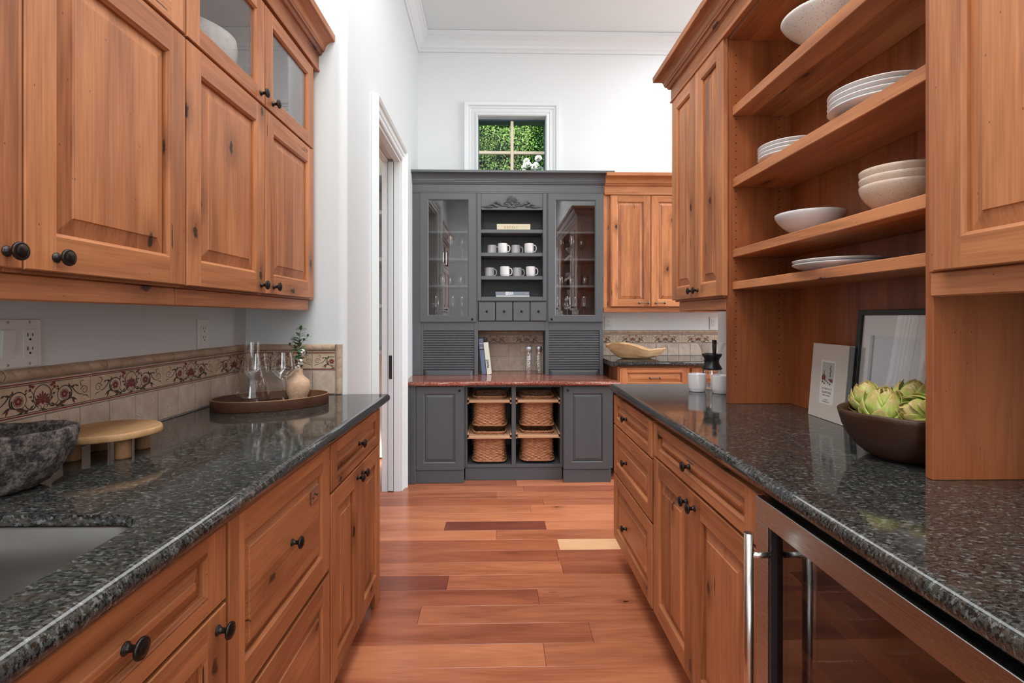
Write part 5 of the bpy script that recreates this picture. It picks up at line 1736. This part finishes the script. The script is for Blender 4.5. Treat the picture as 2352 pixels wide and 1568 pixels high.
# bowl of artichokes
BO = Vector((1.0, 1.228, CT))
mb = MB().lathe([(0, 0), (.058, 0), (.070, .003), (.086, .012), (.104, .028), (.120, .050), (.132, .076), (.1395, .102), (.1425, .113), (.139, .1165), (.133, .1155), (.130, .104), (.121, .076), (.108, .052), (.090, .030), (.060, .018), (0, .014)], 72)
mb.v = [(x * (1 + .012 * noise.noise(Vector((x * 8, y * 8, z * 8)))), y * (1 + .012 * noise.noise(Vector((x * 8 + 4, y * 8, z * 8)))), z + .003 * noise.noise(Vector((x * 7, y * 7, 1))) * (z / .11)) for x, y, z in mb.v]
single('wooden_bowl', mb, DARKW, BO, 'dark carved wooden bowl heaped with artichokes on the right counter', 'bowl')
def bract_mb():
    mb = MB()
    nu_, nv_ = 6, 8
    def pt(i, j, back):
        v = j / nv_
        wv = .0225 * (sin(pi * min(1, v ** .72)) ** .62 if 0 < v < 1 else 0) * (1 - .12 * v) + (.006 if v == 0 else 0.0004)
        u = (i / nu_ - .5) * 2
        x = wv * u
        y = .013 * sin(v * 2.3) - .010 * v * v * 1.2 - 17 * x * x - (.0022 if back else 0) * (1 - .6 * v)
        return (x, y, .056 * v)
    F = [pt(i, j, False) for j in range(nv_ + 1) for i in range(nu_ + 1)]
    B = [pt(i, j, True) for j in range(nv_ + 1) for i in range(nu_ + 1)]
    k = nu_ + 1
    g = [(j * k + i, j * k + i + 1, (j + 1) * k + i + 1, (j + 1) * k + i) for j in range(nv_) for i in range(nu_)]
    m = len(F)
    edge = [i for i in range(k)] + [j * k + nu_ for j in range(1, nv_ + 1)] + [nv_ * k + i for i in range(nu_ - 1, -1, -1)] + [j * k for j in range(nv_ - 1, 0, -1)]
    e = [(edge[i], edge[(i + 1) % len(edge)], m + edge[(i + 1) % len(edge)], m + edge[i]) for i in range(len(edge))]
    mb.add(F + B, g + [tuple(m + q for q in f[::-1]) for f in g] + e, 0, True)
    return mb
BRACT_ME = None
TIERS = [(.020, -.014, 50, 6, .78), (.029, -.008, 27, 6, .95), (.029, .003, 14, 6, 1.05), (.023, .013, 5, 5, 1.05), (.015, .020, -3, 5, .95), (.007, .026, -8, 3, .85)]
def artichoke(P, axis, spin, k, label):
    global BRACT_ME
    t = thing('artichoke', label, 'artichoke', P, 'artichokes in the wooden bowl')
    core = MB().ellip((0, 0, .012), (.027, .027, .034), 0, 14, 8)
    core.tube([(0, 0, -.012), (0, 0, -.030)], [.011, .0105], 10)
    core.add([(.0105 * cos(2 * pi * i / 10), .0105 * sin(2 * pi * i / 10), -.030) for i in range(10)], [list(range(10))])
    obj('heart', core, ARTCORE, t, P, local=True)
    ra = random.Random(int(spin * 100))
    for n_, (rb, zb, tilt, cnt, sc) in enumerate(TIERS):
        for i in range(cnt):
            th = 2 * pi * (i + .5 * (n_ % 2)) / cnt + ra.uniform(-.12, .12)
            M = Matrix.Rotation(th - pi / 2, 4, 'Z') @ Matrix.Rotation(-radians(tilt + ra.uniform(-5, 5)), 4, 'X')
            if BRACT_ME is None:
                o = obj('bract', bract_mb(), BRACT, t, P, local=True)
                BRACT_ME = o.data
            else:
                o = obj('bract', None, None, t, P, mesh=BRACT_ME)
            o.location = (rb * cos(th), rb * sin(th), zb)
            o.rotation_euler = M.to_euler()
            s = sc * ra.uniform(1.0, 1.14)
            o.scale = (s, s, s)
    t.rotation_mode = 'QUATERNION'
    t.rotation_quaternion = Vector((0, 0, 1)).rotation_difference(Vector(axis)) @ Quaternion((0, 0, 1), spin)
    t.scale = (k, k, k)
artichoke((.950, 1.232, CT + .098), (-.10, -.22, 1), .25, 1.0, 'upright open artichoke at the front left of the wooden bowl')
artichoke((1.012, 1.160, CT + .108), (-.86, .10, .30), .9, 1.0, 'artichoke lying on its side at the right front of the wooden bowl')
artichoke((1.068, 1.300, CT + .112), (.1, -.25, 1), 1.7, .95, 'artichoke at the back middle of the wooden bowl, below the picture')
artichoke((.985, 1.318, CT + .105), (-.2, .1, 1), 2.6, .92, 'artichoke at the back left of the wooden bowl, next to the cookbook')
artichoke((1.096, 1.222, CT + .118), (.2, -.35, .8), 3.4, .90, 'artichoke at the back right of the wooden bowl, against the divider')

# mugs and pour-over coffee maker at the far end of the right counter
def mug_mb(r, h, t=.0035):
    return MB().lathe([(0, .001), (r * .82, .001), (r * .86, .0), (r * .90, .003), None, (r * .90, .006), (r * .97, .012), (r, .020), (r, h - .004), (r - .0008, h - .0008), (r - t * .5, h), (r - t, h - .001), (r - t, .012), (r * .85, .007), (0, .006)], 44)
def handle_mb(r, h, k=1.0, T=.0042):
    pts = []
    for i in range(15):
        a = -pi * .56 + pi * 1.12 * i / 14
        pts.append((r * .97 + .022 * k * max(0, cos(a)) ** .7 - (.004 if abs(cos(a)) < .3 else 0), 0, h * .5 + h * .34 * sin(a)))
    return MB().tube(pts, T, 8)
def mug(P, r, h, mat, label, group, rz, name='mug', hk=1.0):
    t = thing(name, label, 'mug', P, group)
    obj('cup', mug_mb(r, h), mat, t, P, local=True)
    obj('handle', handle_mb(r, h, hk), mat, t, P, local=True)
    t.rotation_euler = (0, 0, rz)
    return t
m0 = mug((.922, 2.352, CT), .0405, .083, CERG, 'pale grey mug at far end of right counter, left of the two', 'mugs by the coffee maker', radians(80))
m1 = dup(m0, (1.008, 2.292, CT), radians(-20), 'pale grey mug at far end of right counter, half hidden by the shelf unit')
CM = Vector((1.030, 2.440, CT))
cm = thing('coffee_maker', 'hourglass glass coffee maker with a black collar behind the two mugs', 'coffee maker', CM)
mb = MB().lathe([(0, .001), (.050, .001), (.060, .006), (.063, .020), (.058, .050), (.042, .090), (.026, .122), (.023, .132), (.026, .142), (.048, .185), (.066, .222)], 44)
obj('flask', mb, CRYS, cm, CM, local=True)
mb = MB().tube([(.0655 * cos(2 * pi * i / 44), .0655 * sin(2 * pi * i / 44), .222) for i in range(44)], .0017, 6, closed=True)
obj('rim', mb, CRYS, cm, CM, local=True)
mb = MB().lathe([(.0445, .094), (.0475, .097), (.044, .104), (.034, .122), (.032, .132), (.034, .142), (.044, .160), (.0465, .168), (.044, .170), (.036, .160), (.028, .142), (.0265, .132), (.029, .121), (.038, .104), (.0445, .094)], 40)
obj('collar', mb, BLKFR, cm, CM, local=True, label='glossy black collar')
mb = MB().tube([(-.034, -.004, .138), (-.040, -.010, .134), (-.046, -.014, .110), (-.050, -.016, .088), (-.046, -.014, .070)], .0022, 6)
mb.ellip((-.036, -.006, .138), (.007, .007, .007), 0, 10, 6)
obj('tie', mb, BLACK, cm, CM, local=True)
mb = MB().lathe([(.007, .150), (.0105, .205), (.0110, .236), (.0095, .236), (.0090, .206), (.005, .150)], 28, (.016, .010, 0))
obj('filter', mb, plain('dark_filter', (.03, .027, .025, 1), .6), cm, CM, local=True)

# dough bowl on the back counter
DB = Vector((1.145, 4.235, CT))
mb = MB()
prof = [(0, 0), (.45, .0), (.62, .010), (.80, .038), (.92, .070), (1.0, .100), (.985, .107), (.94, .104), (.86, .080), (.70, .044), (.45, .024), (0, .020)]
nu = 64
vs_ = []
for j, (f, z) in enumerate(prof):
    for i in range(nu):
        a = 2 * pi * i / nu
        ex = .250 * (abs(cos(a)) ** 1.0) * (1 if cos(a) >= 0 else -1)
        p = Vector((ex * f, .125 * sin(a) * f * (1 - .25 * abs(cos(a)) ** 3), z))
        lift = f * f * (.022 * max(0, -cos(a)) - .038 * max(0, cos(a) - .2) + .016 * cos(3 * a + .7) + .012 * noise.noise(Vector((cos(a) * 2, sin(a) * 2, 0))))
        p.z = max(0, p.z + (lift if z > .02 else 0))
        p.x *= 1 + .03 * sin(5 * a) * f
        p.y *= 1 + .05 * sin(4 * a + 1) * f
        vs_.append(tuple(p))
mb.add(vs_, [(j * nu + i, j * nu + (i + 1) % nu, (j + 1) * nu + (i + 1) % nu, (j + 1) * nu + i) for j in range(len(prof) - 1) for i in range(nu)], 0, False)
db = thing('dough_bowl', 'carved teak root dough bowl on the back counter beside the dresser', 'bowl', DB)
obj('bowl_body', mb, TEAK, db, DB, local=True)
mb = MB()
mb.add([(-.258, .02, .120), (-.222, -.03, .102), (-.165, -.01, .112), (-.150, .05, .122), (-.205, .07, .128), (-.255, .03, .094), (-.222, -.02, .074), (-.165, 0, .084), (-.150, .06, .094), (-.205, .08, .100)], [(0, 1, 2, 3, 4), (9, 8, 7, 6, 5), (0, 5, 6, 1), (1, 6, 7, 2), (2, 7, 8, 3), (3, 8, 9, 4), (4, 9, 5, 0)])
obj('root_lug', mb, TEAK, db, DB, local=True)

# ------------------------------------------------------------------ things in and on the dresser
def PXX(px, Y):                                 # plan X of something seen around column px of the dresser, at its real depth
    return (px - 1150) * Y / 1160
rows = [(1.8024, (1129.8, 1154.5, 1184.6, 1215.3), 'upper'), (1.6074, (1124.6, 1159.5, 1188.2, 1219.0), 'lower')]
pos = ['leftmost', 'second from left', 'third from left', 'rightmost']
mp = None
for z, xs, nm in rows:
    for i, px in enumerate(xs):
        Y = (4.395, 4.290)[i % 2]
        lab = '%s white mug on the %s mug shelf of the dresser' % (pos[i], nm)
        P = (PXX(px, Y), Y, z)
        if mp is None:
            mp = mug(P, .0405, .084, CER, lab, 'white mugs in the dresser', radians(-12), 'mug', 1.0)
        else:
            dup(mp, P, radians(-12 + (i * 7) % 10), lab)

def book(name, label, P, w, d, h, cov, spine_marks=None, rot=None, group=None):
    """closed book, spine towards the viewer; local origin at the lower left front corner; w across, h up, d deep"""
    t = thing(name, label, 'book', P, group)
    mb = MB()
    c = .0022
    if w > h:       # lying flat: boards above and below
        mb.box(0, w, 0, d, 0, c, c=.0006)
        mb.box(0, w, 0, d, h - c, h, c=.0006)
        mb.box(0, w, 0, c, c, h - c, c=.0004)
        pg = MB().box(.003, w - .003, c, d - .004, c, h - c, c=0)
    else:
        mb.box(0, c, 0, d, 0, h, c=.0006)
        mb.box(w - c, w, 0, d, 0, h, c=.0006)
        mb.box(c, w - c, 0, c, 0, h, c=.0004)
        pg = MB().box(c, w - c, c, d - .004, .003, h - .003, c=0)
    obj('cover', mb, cov, t, P, local=True)
    obj('pages', pg, PAPER, t, P, local=True)
    if rot:
        t.rotation_euler = rot
    return t
Pb = (PXX(1141.2, 4.275), 4.275, 1.9964)
bE = book('book', 'thick cream book with red capitals, on the top shelf of the dresser centre', Pb, .284, .165, .054, CREAM)
def serif(ch):
    """capitals in strokes of quads, unit height"""
    S = []
    bar = lambda x0, x1, y0, y1: S.append([(x0, y0), (x1, y0), (x1, y1), (x0, y1)])
    line = lambda ax, ay, bx, by, w: S.append([(ax - w / 2, ay), (ax + w / 2, ay), (bx + w / 2, by), (bx - w / 2, by)])
    if ch == 'E':
        bar(.10, .24, 0, 1); bar(.0, .60, 0, .07); bar(.0, .58, .93, 1); bar(.24, .48, .48, .54); bar(.54, .60, .07, .24); bar(.52, .58, .78, .93); bar(.45, .49, .40, .62)
        return S, .70
    if ch == 'A':
        line(.12, 0, .40, 1, .07); line(.70, 0, .42, 1, .15); bar(.22, .60, .30, .37); bar(.0, .26, 0, .05); bar(.54, .86, 0, .05)
        return S, .88
    if ch == 'T':
        bar(.30, .44, 0, 1); bar(.0, .74, .93, 1); bar(.0, .05, .74, .93); bar(.69, .74, .74, .93); bar(.20, .54, 0, .05)
        return S, .80
    if ch == 'L':
        bar(.10, .24, 0, 1); bar(.0, .60, 0, .07); bar(.54, .60, .07, .26); bar(.0, .36, .95, 1)
        return S, .66
    line(.40, .45, .10, 1, .14); line(.40, .45, .68, 1, .07); bar(.33, .47, 0, .47); bar(.22, .58, 0, .05); bar(.0, .26, .95, 1); bar(.56, .80, .95, 1)
    return S, .80
x = .064
Hh = .0215
for ch, m in zip('EATALY', (REDINK, OLIVEINK, REDINK, OLIVEINK, REDINK, OLIVEINK)):
    S, adv = serif(ch)
    mb = MB()
    for k, poly in enumerate(S):
        mb.add([(x + a * Hh, -.0004 - k * 2e-5, .0165 + b * Hh) for a, b in poly], [(0, 1, 2, 3)])
    obj('lettering', mb, m, bE, Pb, local=True)
    x += adv * Hh + .0028
Pw = (PXX(1139.2, 4.278), 4.278, 1.4344)
bW = book('book', 'thin pale book under the slate one on the lowest shelf of the dresser centre', Pw, .284, .165, .013, PAPER)
Pg = (PXX(1138.2, 4.276), 4.276, 1.4478)
bG = book('book', 'slate grey book lying on a thin pale book, lowest shelf of the dresser centre', Pg, .286, .165, .030, SLATE)
tm = text_mb('GJELINA', .033, xs=.56, bold=.0018)
mb = MB()
mb.add([(a + .116, -.0005 - c, b + .0150) for a, b, c in tm.v], tm.f)
mb.add([(.257, -.0005, .004), (.2585, -.0005, .004), (.2585, -.0005, .026), (.257, -.0005, .026)], [(0, 1, 2, 3)])
mb.add([(.270, -.0005, .017), (.2715, -.0005, .008), (.273, -.0005, .008), (.274, -.0005, .019), (.272, -.0005, .021)], [(0, 1, 2, 3, 4)])
obj('lettering', mb, WHTINK, bG, Pg, local=True)

NZ = .7764
Pl = (PXX(1107.0, 4.29), 4.285, NZ)
bB = book('book', 'tall blue book leaning left in the dresser niche', Pl, .037, .215, .304, DENIM, rot=(0, -radians(5.6), 0))
mb = MB()
for z0, z1, m in ((.268, .271, 0), (.262, .265, 1), (.222, .225, 1), (.218, .2215, 0), (.208, .216, 0)):
    mb.add([(.0005, -.0004, z0), (.0365, -.0004, z0), (.0365, -.0004, z1), (.0005, -.0004, z1)], [(0, 1, 2, 3)], m)
for k in range(4):
    for xx, zz in ((.018, .236 + k * .007), (.018, .276 + k * .006)):
        mb.add([(xx - .004 + (k % 2) * .003, -.0004, zz), (xx + .001, -.0004, zz - .0025), (xx + .006 - (k % 2) * .003, -.0004, zz), (xx + .001, -.0004, zz + .0025)], [(0, 1, 2, 3)], 2)
obj('spine_bands', mb, [BLKINK, WHTINK, REDINK], bB, Pl, local=True)
Pp = (PXX(1118.8, 4.29), 4.283, NZ)
bP = book('book', 'ivory pasta cookbook leaning against the tall blue book in the dresser niche', Pp, .039, .215, .272, IVORY, rot=(0, -radians(6.6), 0))
tm = text_mb('pasta', .034, bold=.0006)
mb = MB()
mb.add([(.0195 + b, -.0005 - c, .090 - a) for a, b, c in tm.v], tm.f)
obj('lettering', mb, BLKINK, bP, Pp, local=True)

def bottle(P, label, turn):
    t = thing('water_bottle', label, 'bottle', P, 'water bottles in the dresser niche')
    r = .0262
    obj('glass_body', MB().lathe([(0, .001), (r - .003, .001), (r, .004), (r, .186), (r - .002, .189), (r - .004, .191)], 32), CRYS, t, P, local=True)
    obj('cap', MB().lathe([(0, .1885), (r - .002, .1885), (r + .0006, .190), (r + .0006, .232), (r - .001, .2345), None, (r - .001, .2345), (0, .2345)], 32), SILVER, t, P, local=True)
    tm = text_mb('VOSS', .030, xs=1.38, spacing=1.08, bold=.0004)
    mb = MB()
    for_v = []
    for a, b, c in tm.v:
        th = -pi / 2 + turn - b / r
        rr = r + .0004 + c
        for_v.append((rr * cos(th), rr * sin(th), .108 + a))
    mb.add(for_v, tm.f)
    obj('lettering', mb, WHTINK, t, P, local=True)
bottle((.236, 4.300, NZ), 'tall cylindrical water bottle with silver cap in the dresser niche, left of the two', 0)
bottle((.328, 4.330, NZ), 'tall cylindrical water bottle with silver cap at the right side of the dresser niche', radians(-18))

def egg_glass_mb(h=.205, r=.036, lip=.027, foot=.034):
    return MB().lathe([(0, .0008), (foot, .0012), (foot * .9, .003), (.010, .006), (.0042, .012), (.0036, .05), (.0038, .090), (.008, .098), (.020, .108), (.030, .122), (r, .145), (r * .98, .165), (lip * 1.1, .190), (lip, h)], 32)
def tumbler_mb(r=.036, h=.092):
    return MB().lathe([(0, .001), (r * .86, .001), (r * .9, .003), (r, h), None, (r - .0012, h), (r * .88, .012), (0, .010)], 32)
def place(kind, mesh_fn, side, spec, z, group, noun, where):
    first = None
    words = {2: ['left', 'right'], 3: ['leftmost', 'middle', 'rightmost'], 4: ['leftmost', 'second', 'third', 'rightmost']}[len(spec)]
    for (px, Y), wd_ in zip(spec, words):
        lab = '%s %s on the %s behind the %s dresser door' % (wd_, noun, where, side)
        P = (PXX(px, Y), Y, z)
        if first is None:
            first = single(kind, mesh_fn, CRYS, P, lab, 'glass', group)
        else:
            o = first.copy()
            C.objects.link(o)
            o.location = P
            o['label'] = lab
zt, zm, zb = 1.7604, 1.5334, 1.2354
place('stemmed_glass', egg_glass_mb(), 'left', [(1035.5, 4.33), (1062.0, 4.42)], zt, 'stemmed glasses in the dresser', 'slim stemmed glass', 'middle shelf')
place('tumbler', tumbler_mb(), 'left', [(1016.5, 4.33), (1034.5, 4.42), (1058.5, 4.34)], zm, 'tumblers in the dresser', 'straight tumbler', 'lower shelf')
place('wine_glass', wine_glass_mb(.205, .043, .034, .034), 'left', [(1002.0, 4.33), (1040.5, 4.36), (1061.5, 4.44)], zb, 'wine glasses in the dresser', 'wine glass', 'cabinet floor')
place('stemmed_glass', egg_glass_mb(), 'right', [(1289.0, 4.40), (1313.5, 4.33), (1335.5, 4.43)], zt, 'stemmed glasses in the dresser', 'slim stemmed glass', 'middle shelf')
place('tumbler', tumbler_mb(), 'right', [(1287.5, 4.34), (1310.8, 4.42), (1343.5, 4.36)], zm, 'tumblers in the dresser', 'straight tumbler', 'lower shelf')
place('wine_glass', wine_glass_mb(.205, .043, .034, .034), 'right', [(1281.0, 4.45), (1303.5, 4.32), (1321.5, 4.45), (1341.5, 4.34)], zb, 'wine glasses in the dresser', 'wine glass', 'cabinet floor')

# ------------------------------------------------------------------ garden behind the window
struct('ground', MB().box(-6, 9, 4.76, 16, -.2, -.1, c=0), SOIL, loc=(0, 8, -.1))
rg = random.Random(11)
HG = (.3, 8.0, -.1)
hg = thing('evergreen_hedge', 'dense sunlit green hedge filling the small window above the dresser', 'hedge', HG)
def hy(x, z):
    return 8.0 + .38 * noise.noise(Vector((x * 1.1, z * 1.1, 0))) + .20 * noise.noise(Vector((x * 3.3, z * 3.3, 4)))
mb = MB()
NXg, NZg = 34, 40
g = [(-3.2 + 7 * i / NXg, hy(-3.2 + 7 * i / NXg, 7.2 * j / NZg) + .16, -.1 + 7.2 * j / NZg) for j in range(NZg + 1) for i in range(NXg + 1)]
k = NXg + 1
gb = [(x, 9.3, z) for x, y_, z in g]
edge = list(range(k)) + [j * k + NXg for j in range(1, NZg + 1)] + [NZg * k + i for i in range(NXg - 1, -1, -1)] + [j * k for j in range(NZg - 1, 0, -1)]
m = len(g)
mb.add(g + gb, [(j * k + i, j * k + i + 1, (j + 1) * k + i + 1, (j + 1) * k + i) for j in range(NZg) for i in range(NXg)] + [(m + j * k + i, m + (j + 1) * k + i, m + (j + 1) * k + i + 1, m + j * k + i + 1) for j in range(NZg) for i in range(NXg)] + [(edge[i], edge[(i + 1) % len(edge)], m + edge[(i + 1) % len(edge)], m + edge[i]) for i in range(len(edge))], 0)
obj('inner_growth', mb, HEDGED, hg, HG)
mb = MB()
for i in range(70000):
    x, z = rg.uniform(-1.7, 2.4), rg.uniform(1.8, 5.6)
    c = Vector((x, hy(x, z) + rg.uniform(-.10, .13) + .06 * noise.noise(Vector((x * 9, z * 9, 1))), z))
    d = Vector((rg.uniform(-1, 1), rg.uniform(-1.2, .2), rg.uniform(-.6, 1))).normalized()
    s = d.orthogonal().normalized()
    s = Quaternion(d, rg.uniform(0, 6.28)) @ s
    L, w_ = rg.uniform(.018, .036), rg.uniform(.007, .012)
    mb.add([tuple(c), tuple(c + d * L * .5 + s * w_), tuple(c + d * L), tuple(c + d * L * .5 - s * w_)], [(0, 1, 2, 3)], (lambda q: 1 if q > .12 else (2 if q < -.22 else 0))(noise.noise(Vector((x * 2.3, z * 2.3, 7))) + rg.uniform(-.28, .28)))
obj('foliage', mb, [HEDGE, leafmat('hedge_leaf_light', (.24, .44, .07, 1), (.44, .62, .16, 1)), leafmat('hedge_leaf_deep', (.05, .15, .022, 1), (.13, .31, .05, 1))], hg, HG, kind='stuff')
RB = (.42, 6.7, -.1)
rb_ = thing('rose_bush', 'white rose bush seen in the lower right corner of the small window', 'rose bush', RB)
mb = MB()
BL = []
for i in range(30):
    x, z = .42 + rg.uniform(-.22, .22), 3.20 + rg.uniform(-.10, .17)
    BL.append((x, 6.7 + rg.uniform(-.12, .12), z - .35 * abs(x - .5)))
for x, y_, z in BL:
    mb.tube([(.42 + (x - .42) * .2, 6.7, -.1), (.42 + (x - .42) * .5, 6.7, 1.8), (x, y_, z - .02)], [.010, .005, .002], 6)
obj('canes', mb, SPRIG, rb_, RB)
mb = MB()
for i in range(3600):
    t_ = rg.uniform(.4, .99)
    x, y_, z = rg.choice(BL)
    c = Vector((.42 + (x - .42) * t_ + rg.uniform(-.09, .09), 6.72 + rg.uniform(-.1, .14), (z + .1) * t_ - .12 + rg.uniform(-.06, .02)))
    d = Vector((rg.uniform(-1, 1), rg.uniform(-1, .3), rg.uniform(-.5, 1))).normalized()
    s = Quaternion(d, rg.uniform(0, 6.28)) @ d.orthogonal().normalized()
    L, w_ = rg.uniform(.035, .055), rg.uniform(.013, .02)
    mb.add([tuple(c), tuple(c + d * L * .5 + s * w_), tuple(c + d * L), tuple(c + d * L * .5 - s * w_)], [(0, 1, 2, 3)])
obj('foliage', mb, HEDGE, rb_, RB, kind='stuff')
pm = MB()
for ring, (n_, rr, tilt) in enumerate(((3, .008, 8), (5, .015, 28), (6, .022, 52), (7, .027, 78))):
    for i in range(n_):
        a = 2 * pi * i / n_ + ring * .5
        M = Matrix.Rotation(a, 3, 'Z') @ Matrix.Rotation(radians(tilt), 3, 'Y')
        base = [(-.012, -.014, 0), (.0, -.018, .016), (0, -.010, .031), (0, .010, .031), (0, .018, .016), (-.012, .014, 0)]
        pts = [M @ Vector((p[0] * .4 + rr * .25, p[1], p[2])) for p in base]
        pm.add([tuple(p) for p in pts], [(0, 1, 4, 5), (1, 2, 3, 4)], 0, True)
bl = obj('rose_bloom', pm, PETAL, rb_, BL[0], local=True)
ble = bl.data
for i, p in enumerate(BL):
    o = bl if i == 0 else obj('rose_bloom', None, None, rb_, p, mesh=ble)
    o.rotation_euler = (radians(rg.uniform(30, 90)), rg.uniform(-.4, .4), rg.uniform(-.6, .6))
    s = rg.uniform(1.0, 1.5)
    o.scale = (s, s, s)
